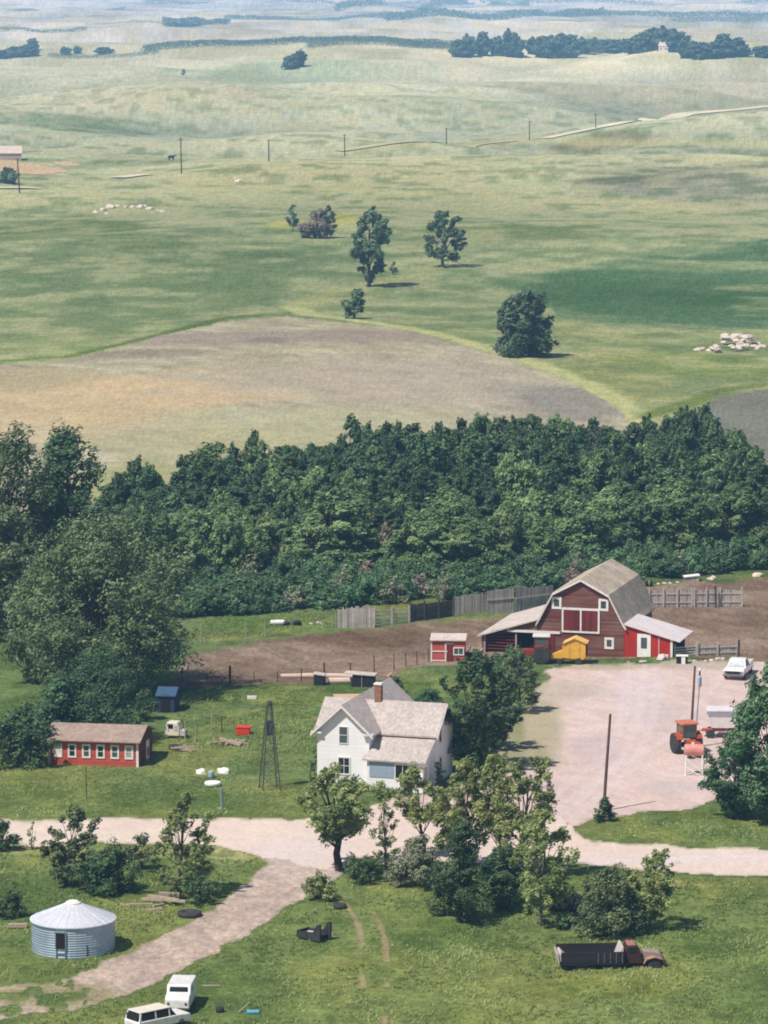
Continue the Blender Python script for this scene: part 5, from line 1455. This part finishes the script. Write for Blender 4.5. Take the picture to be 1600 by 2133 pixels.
MB().b2(-2.32, -2.24, -.85, .85, .4, .52).build('bumper', M_CHROME, wg)
MB().b2(-2.19, -2.155, -.6, .6, .98, 1.4).build('rear_window', M_GLASS, wg)

# --- dark steel feed bunk / cart frame in the grass
kp = T(655, 1957)
kt = thing('stone_boat', 'dark old sledge-like cart with two raised runners in the grass', 'cart', kp, R(-40))
M_OLDIRON = mat('old_dark_iron', (50, 48, 54), (92, 88, 92), 2, .7, .2)
for y, h_ in ((-.52, .0), (.52, .0)):
    MB().prism([(-.95, .1), (-.95, .52), (.35, .62), (.75, 1.18), (.98, 1.22), (.98, .1)], y - .07, y + .07).build('runner', M_OLDIRON, kt)
MB().b2(-.98, .8, -.45, .45, .34, .42).build('deck', M_OLDIRON, kt)
MB().b2(-1.0, -.94, -.6, .6, .12, .58).build('end_board', M_OLDIRON, kt)
MB().box((-.2, -.1, .5), (.5, .4, .06), rz=.3).build('pale_board', M_PALEEND, kt)
MB().tube([(.9, .62, .95), (1.0, .62, .35)], .05, 6).build('stake', M_GREYRAIL, kt)

# --- derelict car body in the shade among the trees
dp = T(1186, 1896)
dt = thing('derelict_car', 'dark rounded derelict car hulk in shade among the roadside trees', 'car', dp, R(-12))
mb = MB(); slab(mb, [(-1.6, .15), (-1.7, .6), (-1.1, .86), (-.7, 1.2), (.2, 1.24), (.65, .92), (1.5, .8), (1.62, .15)], .72); mb.build('body', mat('black_rusty_paint', (40, 38, 42), (64, 56, 52), 2, .6), dt, bevel=.12)
MB().tube([(.9, -.45, .86), (1.45, -.45, .8)], .16, 10).build('fender', mat('pale_grey_fender', (176, 180, 170), (130, 130, 122), 2), dt)
for x in (-.95, 1.0):
    for sgn in (-1, 1): wheel(dt, x, sgn * .64, .3, .16)
MB().b2(-.55, .1, -.745, -.722, .84, 1.14).build('side_window', M_GLASS, dt)

# --- small white truck cab behind the coop
cpz = T(362, 1536)
ct = thing('truck_cab', 'grey-white old truck cab with dark window behind the chicken coop', 'truck cab', cpz, R(-14))
mb = MB(); slab(mb, [(-.6, .2), (-.6, .95), (-.45, 1.35), (.45, 1.35), (.62, .9), (.62, .2)], .5); mb.build('body', M_CREAM, ct, bevel=.07)
MB().b2(-.32, .1, -.52, -.502, .82, 1.18).build('side_window', M_GLASS, ct)
MB().b2(.2, .5, -.52, -.502, .62, 1.08).build('panel', M_GREYRAIL, ct)
MB().b2(.55, 1.1, -.4, .4, .2, .7).build('hood', M_GREYRAIL, ct, bevel=.05)

# ------------------------------------------------------------------ poles
M_POLE = mat('pole_wood', (104, 82, 74), (72, 58, 52), 4, .9, amount=.7, stretch=(1, 1, .2))
M_LAMP = mat('mast_metal', (168, 178, 190), (126, 130, 138), 3, .5, .4)
def pole(name, label, bx, by, tx, ty, r0=.13, r1=.09, m=None, cat='utility pole', group=None, arm=False):
    p = T(bx, by); s = S(p)
    lx, hh = (tx - bx) / s, (by - ty) / s
    t = thing(name, label, cat, p, 0, group)
    MB().tube([(0, 0, -.3), (lx / 2, 0, hh / 2), (lx, 0, hh)], [r0, (r0 + r1) / 2, r1], 8).build('pole', m or M_POLE, t)
    if arm:
        mb = MB(); mb.box((lx, 0, hh - .4), (arm, .1, .12)); mb.build('crossarm', m or M_POLE, t)
    return t, lx, hh
pole('utility_pole', 'tall brown leaning wooden pole with bush at its base', 1257, 1690, 1270, 1484)
pole('utility_pole', 'tall brown wooden pole behind the orange tractor cab', 1438, 1560, 1446, 1385, .12, .08)
t, lx, hh = pole('yard_light', 'grey metal yard light mast with transformer beside the fuel tank', 1447, 1556, 1456, 1424, .06, .05, M_LAMP, 'light pole')
MB().lathe([(.12, -.05), (.16, 0), (.16, .7), (.1, .8), (.02, .84)], 12, Matrix.Translation((lx, -.1, hh - .1))).build('transformer', mat('transformer_grey', (176, 190, 214), (120, 130, 150), 2, .5), t)
MB().tube([(lx, 0, hh + .6), (lx + .02, 0, hh + 1.1)], .07, 8).build('insulator', M_BLACK, t)
MB().lathe([(.05, 0), (.12, .06), (.1, .2), (.02, .26)], 10, Matrix.Translation((lx, 0, hh + 1.1))).build('lamp', M_TRIM, t)
t, lx, hh = pole('garden_post', 'stout grey post in the lawn near the white tub', 463, 1684, 461, 1642, .12, .11, mat('grey_post', (134, 146, 150), (96, 102, 104), 3), 'post')
MB().b2(-.3, .3, -.2, .2, -.01, .04).build('footing', M_PALEPOST, t)
pole('wire_pole', 'thin dark pole in the lawn below the chicken coop', 180, 1664, 180, 1596, .045, .035, M_POST, 'pole')
for (bx, by, tx, ty, lab) in ((378, 362, 377, 287, 'thin far power pole nearest the pale lane piece'), (560, 336, 560, 290, 'thin far power pole second from the left along the ridge'), (718, 324, 718, 280, 'thin far power pole above the pasture ridge at centre'),
                              (1103, 292, 1103, 252, 'thin far power pole where the far gravel road begins'), (1241, 268, 1241, 236, 'faint far power pole alongside the far gravel road'), (41, 402, 37, 330, 'thin power pole at left edge by the far lane'), (930, 300, 930, 266, 'faint far power pole left of the gravel road start')):
    pole('power_pole', lab, bx, by, tx, ty, .22, .16, M_POST, 'power pole', 'far power poles', arm=1.6)
pole('fence_post', 'lone dark wooden post right of the barn in the corral', 1538, 1372, 1539, 1332, .12, .11, M_POST, 'post')

# ------------------------------------------------------------------ fences
def post_fence(name, label, pts, posts, hgt_, m, wires=3, r=.06, cat='fence', extra=()):
    """wire fence along pixel points: every post a part; wires run from post to post"""
    W_ = [T(a, b) for a, b in pts]
    t = thing(name, label, cat, W_[0])
    base = W_[0]
    tops = []
    for (a, b, h_, rr_) in posts:
        p = T(a, b) - base; tops.append((p, h_))
        lean = random.uniform(-.05, .05)
        MB().tube([p + Vector((0, 0, -.2)), p + Vector((lean, 0, h_))], [rr_, rr_ * .9], 6).build('post', m, t)
    for k in range(wires):
        f = (k + 1) / (wires + .15)
        MB().tube([q + Vector((0, -.06, h_ * f)) for q, h_ in tops], .008, 3, cap=False).build('wire', M_WIRE, t)
    return t
post_fence('wire_fence', 'wire fence with dark wooden posts along the near side of the corral', [(380, 1420)],
           [(380, 1420, 1.15, .1), (432, 1424, .9, .05), (479, 1424, 1.6, .13), (530, 1424, 1.0, .05), (578, 1422, 1.0, .05), (628, 1420, 1.2, .06), (676, 1410, 1.3, .1), (730, 1408, 1.2, .08), (780, 1404, 1.7, .06), (821, 1398, 1.6, .05), (846, 1390, 1.3, .05), (869, 1386, 1.3, .05), (893, 1378, 1.2, .06)], 1.2, M_POST, 3)
post_fence('wire_fence', 'wire fence along the grassy strip behind the corral', [(418, 1340)],
           [(418, 1340, 1.7, .06), (464, 1336, .9, .06), (513, 1332, 1.6, .07), (552, 1326, 1.7, .07), (608, 1318, 1.0, .05), (665, 1312, 1.1, .05), (700, 1308, 1.4, .08)], 1.3, M_PALEPOST, 3)

def board_fence(name, label, a, b, h0, h1, m, vert=True, rails=0, gap=0.0, bw=.2, ragged=.12, rail_m=None, lean=0.0, posts=0, cat='fence'):
    """plank fence from pixel a to pixel b: one part for the planks of each panel, rails and posts as parts"""
    pa, pb_ = T(*a), T(*b)
    t = thing(name, label, cat, pa)
    d = pb_ - pa; L = math.hypot(d.x, d.y); ux, uy = d.x / L, d.y / L
    X = Matrix(((ux, -uy, 0, 0), (uy, ux, 0, 0), (0, 0, 1, 0), (0, 0, 0, 1)))
    dz = d.z
    if vert:
        mb = MB(); x = 0
        while x < L - .05:
            w = bw * random.uniform(.8, 1.15); f = x / L
            h_ = h0 + (h1 - h0) * f + random.uniform(-ragged, ragged)
            y = random.uniform(-.012, .012)
            mb.box((x + w / 2, y + lean * h_ / 2, h_ / 2 - .05 + dz * f), (w * .93, .035, h_ + .1), X, rx=-lean)
            x += w + gap * random.uniform(0, 1.4)
        mb.build('planks', m, t)
    for i in range(rails):
        z = (h0 + h1) / 2 * (i + .6) / rails
        MB().box((L / 2, -.06, z + dz / 2), (L, .05, .13), X).build('rail', rail_m or M_GREYRAIL, t)
    for i in range(posts):
        x = L * i / max(1, posts - 1)
        MB().box((x, -.13, (h0 + .15) / 2 + dz * x / L), (.14, .12, h0 + .3), X).build('post', rail_m or M_GREYRAIL, t)
    return t
board_fence('windbreak_fence', 'ragged grey vertical plank fence at the left end of the corral windbreak', (703, 1308), (779, 1308), 1.95, 2.1, M_GREYWOOD, True, 0, 0, .22, .2, posts=0)
board_fence('rail_fence', 'low horizontal rail fence between two plank windbreak panels', (780, 1304), (852, 1296), 1.5, 1.5, M_DARKWOOD, False, 4, posts=3)
board_fence('windbreak_fence', 'dark low plank fence with heavy rails in the corral windbreak', (852, 1296), (943, 1284), 1.7, 1.6, M_DARKWOOD, True, 2, 0, .24, .06, M_DARKWOOD, posts=4)
board_fence('windbreak_fence', 'grey plank fence right of the dark railed windbreak', (944, 1280), (1011, 1274), 1.75, 1.85, M_GREYWOOD, True, 0, 0, .2, .1)
board_fence('windbreak_fence', 'tall pale plank windbreak panel left of the barn', (1014, 1280), (1072, 1274), 2.3, 2.35, M_GREYWOOD, True, 1, 0, .2, .06)
board_fence('windbreak_fence', 'tallest pale plank windbreak panel touching the barn corner', (1074, 1276), (1152, 1266), 2.45, 2.2, M_GREYWOOD, True, 1, 0, .2, .1)
board_fence('corral_panel', 'grey plank corral panel with dark gaps just right of the barn', (1352, 1266), (1440, 1265), 1.75, 1.7, M_GREYWOOD, True, 2, .05, .24, .05, None, posts=4)
board_fence('corral_panel', 'grey plank corral panel with pale rails and diagonal brace', (1446, 1265), (1496, 1264), 1.75, 1.7, M_GREYWOOD, True, 2, .04, .24, .05, None, posts=3)
board_fence('corral_panel', 'broken-cornered grey corral panel farthest right', (1500, 1264), (1545, 1264), 1.75, 1.65, M_GREYWOOD, True, 2, .06, .24, .06, None, posts=2)
board_fence('board_fence', 'pale low board fence beside the white lean-to', (1404, 1368), (1450, 1366), .95, .95, M_GREYWOOD, False, 4, posts=2)
board_fence('board_fence', 'weathered low board fence running right behind the pickup', (1452, 1366), (1536, 1366), 1.1, 1.0, M_GREYWOOD, True, 2, .05, .2, .1, posts=3)
pole('fence_post', 'tall dark post sticking up between two corral panels', 1491, 1266, 1490, 1220, .1, .09, M_POST, 'post')

# ------------------------------------------------------------------ yard things
M_TIMBER = mat('old_timber', (186, 168, 150), (140, 122, 108), 3, .9, amount=.8, stretch=(3, .6, 3))
M_PALEROCK = mat('pale_rock', (214, 200, 192), (176, 160, 150), 1.4, .9, amount=.7, bump=.4)
M_CONC = mat('pale_concrete', (214, 192, 180), (186, 162, 148), 1.6, .9, amount=.6)
M_REDBOX = mat('bright_orange_red', (222, 62, 36), (190, 52, 34), 2, .5, amount=.4)
M_DKHUT = mat('black_hut_boards', (40, 40, 46), (26, 26, 30), 2)

def rock_mesh(seed, flatten=.65):
    r = random.Random(seed)
    bm = bmesh.new(); bmesh.ops.create_icosphere(bm, subdivisions=2, radius=1)
    ph = [r.uniform(0, 6) for _ in range(6)]
    for v in bm.verts:
        k = 1 + .18 * math.sin(2.3 * v.co.x + ph[0]) * math.cos(2.1 * v.co.y + ph[1]) + .12 * math.sin(4 * v.co.z + ph[2] + v.co.x * 3)
        v.co *= k; v.co.z *= flatten; v.co.x *= 1 + .25 * math.sin(ph[3])
        v.co *= r.uniform(.88, 1.12)
        if v.co.z < -.3: v.co.z = -.3
    me = D.meshes.new('rock'); bm.to_mesh(me); bm.free(); me.materials.append(M_PALEROCK)
    return me
ROCKS = [rock_mesh(i) for i in range(6)]
def rock(px, py, wpx, label, group, k=None, z=0.0, flat=1.0, cat='rock'):
    p = T(px, py); s = S(p); w = wpx / 2 / s
    o = link('rock', random.choice(ROCKS) if k is None else ROCKS[k])
    o.location = (p.x, p.y, p.z + w * .12 + z); o.scale = (w, w * .9, w * flat); o.rotation_euler = (0, 0, random.uniform(0, 6))
    return tag(o, label, cat, group)
rs = random.Random(3)
for i in range(34):
    u = rs.random(); x = 1450 + 145 * u; y = 738 - 10 * u - rs.random() * 12
    rock(x, y, rs.uniform(9, 22), 'pale boulder in the big rock pile at the right edge of the pasture', 'boulders of the big pasture rock pile', z=rs.uniform(0, .9) * (.25 < u < .85), flat=.8)
for i in range(9): rock(1500 + rs.random() * 70, 720 - rs.random() * 6, rs.uniform(18, 30), 'pale boulder in the big rock pile at the right edge of the pasture', 'boulders of the big pasture rock pile', z=rs.uniform(.6, 1.5), flat=.8)
for x, y, w in ((200, 444, 14), (215, 438, 16), (230, 433, 20), (244, 431, 12), (262, 432, 10), (276, 432, 12), (292, 433, 18), (300, 432, 18), (312, 436, 14), (338, 442, 13), (222, 446, 10), (330, 439, 8)):
    rock(x, y, w, 'pale stone around the far left stone ring in the pasture', 'stones of the far left stone ring', flat=.9)
for x, y, w in ((484, 376, 6), (490, 372, 7), (497, 379, 14), (506, 377, 6), (470, 346, 6), (500, 344, 5)):
    rock(x, y, w, 'small white stone near the middle of the far pasture', 'white stones of the far pasture')
for x, y, w in ((1470, 1378, 9), (1483, 1377, 13), (1496, 1374, 12), (1506, 1373, 9), (1447, 1377, 8)):
    rock(x, y, w, 'white stone in the row left of the parked pickup', 'white stones by the pickup')
for x, y, w in ((1372, 1217, 8), (1384, 1216, 9), (1396, 1216, 8), (1412, 1214, 8), (1480, 1208, 18), (1486, 1204, 14), (1580, 1201, 24)):
    rock(x, y, w, 'pale stone along the back edge of the corral right of the barn', 'pale stones behind the corral')
for x, y, w in ((664, 1299, 14), (648, 1300, 9)):
    rock(x, y, w, 'pale rock in the grass strip left of the plank windbreak', 'pale rocks on the grass strip')
rock(1340, 1379, 16, 'flat pale doorstep stone left of the white lean-to door', None, 2, flat=.4)
rock(1380, 1374, 22, 'pale squarish block at the right lean-to wall', None, 1, flat=1.3)

def simple(name, label, cat, px, py, rz=0, group=None):
    return thing(name, label, cat, T(px, py), rz, group)
# white tub, covers and blue barrel on the lawn
t = simple('stock_tub', 'white oval tub sitting on the lawn behind the grey post', 'tub', 443, 1638)
MB().lathe([(.4, 0), (.62, .1), (.64, .3), (.6, .36), (.5, .3), (.02, .28)], 24, Matrix.Scale(1.0, 4)).build('tub', M_WHITE, t, smooth=True)
MB().lathe([(.45, -.05), (.45, .02), (.02, .02)], 18).build('stand', M_BLACK, t)
def cover(px, py, w, h, label, seed):
    p = T(px, py); s = S(p)
    o = link('cover', rock_mesh(seed, .8)); o.data.materials.clear(); o.data.materials.append(M_WHITE)
    o.location = p + Vector((0, 0, .05)); o.scale = (w / 2 / s, w / 3 / s, h / s); return tag(o, label, 'cover')
cover(418, 1612, 28, 14, 'white peaked cover lying on the lawn left of the blue barrel', 31)
cover(466, 1610, 36, 13, 'longer white cover lying on the lawn right of the blue barrel', 32)
t = simple('barrel', 'small pale blue barrel between two white covers on the lawn', 'barrel', 440, 1620)
MB().lathe([(.2, 0), (.24, .1), (.24, .42), (.2, .5), (.02, .5)], 14).build('barrel', mat('pale_blue', (150, 176, 196), (110, 136, 158), 2), t)
MB().lathe([(.19, .5), (.21, .52), (.19, .55), (.02, .54)], 14).build('lid', M_GREYRAIL, t)
t = simple('wagon_box', 'bright orange-red metal box in the grass by the windmill', 'box', 507, 1530, R(-6))
MB().b2(-.56, .56, -.4, .4, 0, .62).build('body', M_REDBOX, t, bevel=.04)
MB().b2(-.6, .6, -.44, .44, .62, .68).build('lid', M_REDBOX, t)
for x in (-.3, 0, .3): MB().b2(x - .03, x + .03, -.43, -.402, .02, .3).build('rib', M_ORANGE, t)
t = simple('crate', 'small white crate lying on the upper lawn left of the windmill top', 'crate', 525, 1456)
MB().b2(-.4, .4, -.25, .25, 0, .28).build('box', M_TRIM, t, bevel=.03)
MB().b2(-.34, .34, -.2, .2, .281, .3).build('lid', M_PALEPOST, t)
# timber piles: each beam a thing of its own
def beam(px, py, L, rz, w=.16, z=.1, label='', group=None, tilt=0.0, m=None, name='beam'):
    p = T(px, py)
    o = MB().box((0, 0, 0), (L, w, w * .8)).build(name, m or M_TIMBER)
    o.location = p + Vector((0, 0, z)); o.rotation_euler = (0, tilt, rz)
    return tag(o, label, 'beam', group)
for i in range(9):
    beam(450 + rs.random() * 50, 1556 - rs.random() * 8, rs.uniform(.9, 2.2), rs.uniform(-.5, .9), rs.uniform(.1, .26), .1 + rs.random() * .35, 'grey beam in the lumber heap left of the windmill', 'beams of the lumber heap by the windmill', rs.uniform(-.25, .25))
for i in range(6):
    beam(352 + rs.random() * 46, 1566 - rs.random() * 6, rs.uniform(.9, 2.0), rs.uniform(-.3, .5), rs.uniform(.1, .2), .1 + rs.random() * .25, 'weathered beam lying right of the chicken coop', 'beams lying right of the coop', rs.uniform(-.15, .15))
for x, y, L, rz, w, z in ((292, 1888, 1.6, .25, .2, .12), (268, 1888, 1.1, -.1, .16, .1), (322, 1882, 1.9, -.45, .2, .3), (340, 1884, 2.4, -.5, .22, .45), (352, 1878, 1.4, .1, .3, .5), (318, 1898, 1.3, .1, .2, .1), (366, 1888, 1.6, -.5, .2, .4), (330, 1892, .9, .7, .18, .2)):
    beam(x, y, L, rz, w, z, 'pale plank in the scrap lumber pile right of the grain bin', 'planks of the scrap lumber pile by the bin', rs.uniform(-.15, .15))
def tyre(px, py, dpx, label, tilt=0.0, group=None):
    p = T(px, py); s = S(p); r = dpx / 2 / s
    t = thing('tyre', label, 'tyre', p, 0.3, group)
    o = MB().lathe([(r * .55, .0), (r * .95, .02), (r, .12), (r * .96, .30), (r * .6, .34), (r * .56, .2)], 22).build('carcass', M_TYRE, t, smooth=True)
    MB().lathe([(r * .54, .02), (r * .54, .06), (.02, .06)], 16).build('soil', M_DARK, t)
    t.rotation_euler = (tilt, 0, .3)
    return t
tyre(395, 1908, 52, 'big worn tractor tyre lying flat beside the dirt track')
tyre(708, 1892, 28, 'dark tyre lying in the grass at the head of the wheel ruts')
tyre(618, 1303, 24, 'large dark tyre leaning in the grass strip behind the corral', -.9)
tyre(598, 1303, 16, 'smaller dark tyre left of the larger one behind the corral', -.9)
tyre(366, 1560, 30, 'pale worn tyre on the beams right of the chicken coop')
tyre(458, 2108, 18, 'small dark tyre in the grass right of the white van')
t = simple('stock_tank', 'long white tank lying in the grass strip left of the dark tyres', 'tank', 578, 1302, R(4))
MB().lathe([(.02, -.7), (.24, -.66), (.26, .6), (.2, .68), (.02, .7)], 14, Matrix.Translation((0, 0, .26)) @ Matrix.Rotation(math.pi / 2, 4, 'Y')).build('tank', M_WHITE, t)
MB().b2(-.4, -.3, -.22, .22, -.02, .1).build('skid', M_GREYRAIL, t)
# animal shelters and log behind the house
t = simple('animal_shelter', 'small black open-fronted hut at the corral fence left of the pale log', 'hut', 664, 1428, R(-10))
MB().prism([(-.45, 0), (-.45, .98), (.45, .86), (.45, 0)], 0, .9).build('wall', M_DKHUT, t)
MB().prism([(-.52, 1.0), (.52, .86), (.52, .94), (-.52, 1.08)], -.08, 1.0).build('roof', M_GREYROOF, t)
t = simple('animal_shelter', 'larger black lean-to shelter with flat overhanging board roof behind the house', 'hut', 748, 1431, R(-10))
MB().prism([(-.6, 0), (-.6, 1.1), (1.3, 1.0), (1.3, 0)], 0, 1.1).build('wall', M_DKHUT, t)
MB().prism([(-1.35, 1.14), (1.45, 1.02), (1.45, 1.1), (-1.35, 1.22)], -.15, 1.3).build('roof', M_GREYROOF, t)
MB().b2(.22, .27, -.05, -.002, 0, 1.05).build('corner_post', M_PALEPOST, t)
o = MB().tube([(-3.2, .15, .2), (-1, 0, .24), (1.5, -.05, .22), (3.4, -.2, .2)], [.2, .25, .26, .2], 9).build('log', M_CONC)
o.location = T(660, 1413); o.rotation_euler = (0, 0, R(2)); tag(o, 'long pale log lying at the corral fence behind the house', 'log')
o = MB().tube([(-1.1, 0, .25), (1.2, 0, .27)], .3, 10).build('log', M_CONC)
o.location = T(710, 1424); tag(o, 'short fat pale log between the two black shelters', 'log')
t = simple('wood_sheet', 'tan plywood sheet lying behind the farmhouse roof ridge', 'board', 724, 1452, R(4))
MB().b2(-1.2, 1.2, -1.0, 1.0, .03, .1).build('sheet', mat('tan_plywood', (206, 170, 146), (182, 144, 122), 1.5), t)
MB().b2(-1.1, 1.1, .8, 1.0, -.02, .03).build('batten', M_TIMBER, t)
t = simple('brush_pile', 'orange-brown heap of scrap boards behind the farmhouse chimney', 'scrap heap', 818, 1420, .3)
M_RUSTB = mat('orange_scrap', (206, 128, 84), (168, 104, 74), 3)
for i in range(5): MB().box((rs.uniform(-.4, .4), rs.uniform(-.3, .3), .2 + .12 * i), (rs.uniform(.8, 1.3), .2, .07), rz=rs.uniform(-1, 1), ry=rs.uniform(-.4, .4)).build('board', M_RUSTB if i % 2 else M_TIMBER, t)
# things about the red shed and lean-to
t = simple('implement', 'dark jumble of an old machine between red shed and barn', 'machine', 986, 1372)
MB().b2(-.6, .6, -.3, .3, .3, .55).build('frame', M_OLDIRON, t); wheel(t, -.5, -.4, .36, .1, M_OLDIRON); wheel(t, .5, -.4, .36, .1, M_OLDIRON)
MB().tube([(-.6, 0, .5), (-.2, .1, 1.1)], .04, 6).build('lever', M_OLDIRON, t); MB().tube([(.3, 0, .5), (.9, .2, .9)], .06, 6).build('boom', M_GREYRAIL, t)
MB().box((.2, -.1, .75), (.5, .3, .35)).build('hopper', mat('teal_hopper', (60, 84, 92), (44, 56, 62), 2), t, bevel=.04)
t = simple('trough', 'white wash trough against the red lean-to wall', 'trough', 1382, 1373, R(-10))
MB().b2(-.45, .45, -.2, .2, .05, .42).build('basin', M_TRIM, t, bevel=.03); MB().b2(-.4, .4, -.15, .15, .421, .43).build('liner', M_CONC, t)
t = simple('doghouse', 'black and white kennel beside the lean-to corner', 'kennel', 1421, 1382, R(-6))
MB().b2(-.5, .5, -.35, .35, 0, .7).build('wall', M_BLACK, t); MB().b2(-.05, .3, -.37, -.352, 0, .72).build('panel', M_WHITE, t); MB().b2(-.55, .55, -.42, .42, .701, .76).build('roof', M_TRIM, t)
t = simple('white_hut', 'low white-roofed hut beyond the corral panels', 'hut', 1441, 1212, R(4))
MB().prism([(-.7, 0), (-.7, .45), (.75, .6), (.75, 0)], 0, .8).build('wall', M_GREYWOOD, t); MB().prism([(-.8, .46), (.85, .63), (.85, .72), (-.8, .55)], -.12, .95).build('roof', M_WHITE, t)
t = simple('barrel', 'dark barrel on its side at the barn roof corner behind the corral', 'barrel', 1352, 1222)
MB().lathe([(.02, -.4), (.3, -.38), (.3, .38), (.02, .4)], 14, Matrix.Translation((0, 0, .3)) @ Matrix.Rotation(math.pi / 2, 4, 'Y')).build('barrel', M_BLACK, t)
MB().lathe([(.31, -.03), (.32, 0), (.31, .03)], 14, Matrix.Translation((0, 0, .3)) @ Matrix.Rotation(math.pi / 2, 4, 'Y')).build('hoop', M_GREYRAIL, t)
# small garden fence posts right of the coop
for x, y, top, lab in ((386, 1548, 1500, 'pale thin garden post just right of the truck cab'), (408, 1545, 1508, 'dark garden post between the pale garden posts'), (441, 1532, 1478, 'tall pale garden post nearest the lumber heap'), (462, 1526, 1490, 'dark thin garden post farthest right')):
    pole('garden_stake', lab, x, y, x, top, .05, .045, M_PALEPOST if 'pale' in lab else M_POST, 'post')
# blue pan, stick, dark scrap at the bottom
t = simple('basin', 'bright blue flat basin in the bottom grass', 'basin', 527, 2110, R(3))
MB().b2(-.4, .4, -.3, .3, 0, .12).build('pan', mat('bright_blue', (64, 150, 190), (48, 120, 160), 2, .4), t, bevel=.04); MB().b2(-.34, .34, -.24, .24, .121, .13).build('water', mat('pan_water', (110, 180, 206), (90, 160, 190), 2, .2), t)
beam(508, 2106, 1.0, .7, .06, .2, 'thin pale stick leaning in the grass left of the blue basin', None, -.5, M_PALEPOST, 'stick')
beam(440, 2056, 1.1, 0, .12, .08, 'pale board lying in the grass right of the white van roof', None, 0, M_PALEPOST, 'board')
beam(36, 1934, 1.3, .05, .3, .2, 'pale plank lying left of the grain bin', None, 0, M_TIMBER, 'plank')
t = simple('cow', 'black cow standing far out in the pasture', 'cow', 357, 334, .4)
def animal(t, k):
    mb = MB(k); mb.tube([(-.9, 0, .95), (-.5, 0, 1.0), (.3, 0, 1.02), (.8, 0, 1.05)], [.22, .36, .38, .28], 10); mb.tube([(.75, 0, 1.1), (1.15, 0, 1.3), (1.5, 0, 1.12)], [.2, .17, .11], 8)
    for x, y in ((-.65, -.2), (-.65, .2), (.55, -.2), (.55, .2)): mb.tube([(x, y, .9), (x + .04, y, .45), (x, y, -.05)], [.13, .08, .06], 6)
    mb.tube([(-.9, 0, 1.1), (-1.05, 0, .6)], [.04, .03], 5); return mb.build('body', M_BLACK, t)
animal(t, 1.25)

# ------------------------------------------------------------------ every thing says it is one
for o in SC.objects:
    if o.parent is None and 'category' in o and 'kind' not in o: o['kind'] = 'thing'
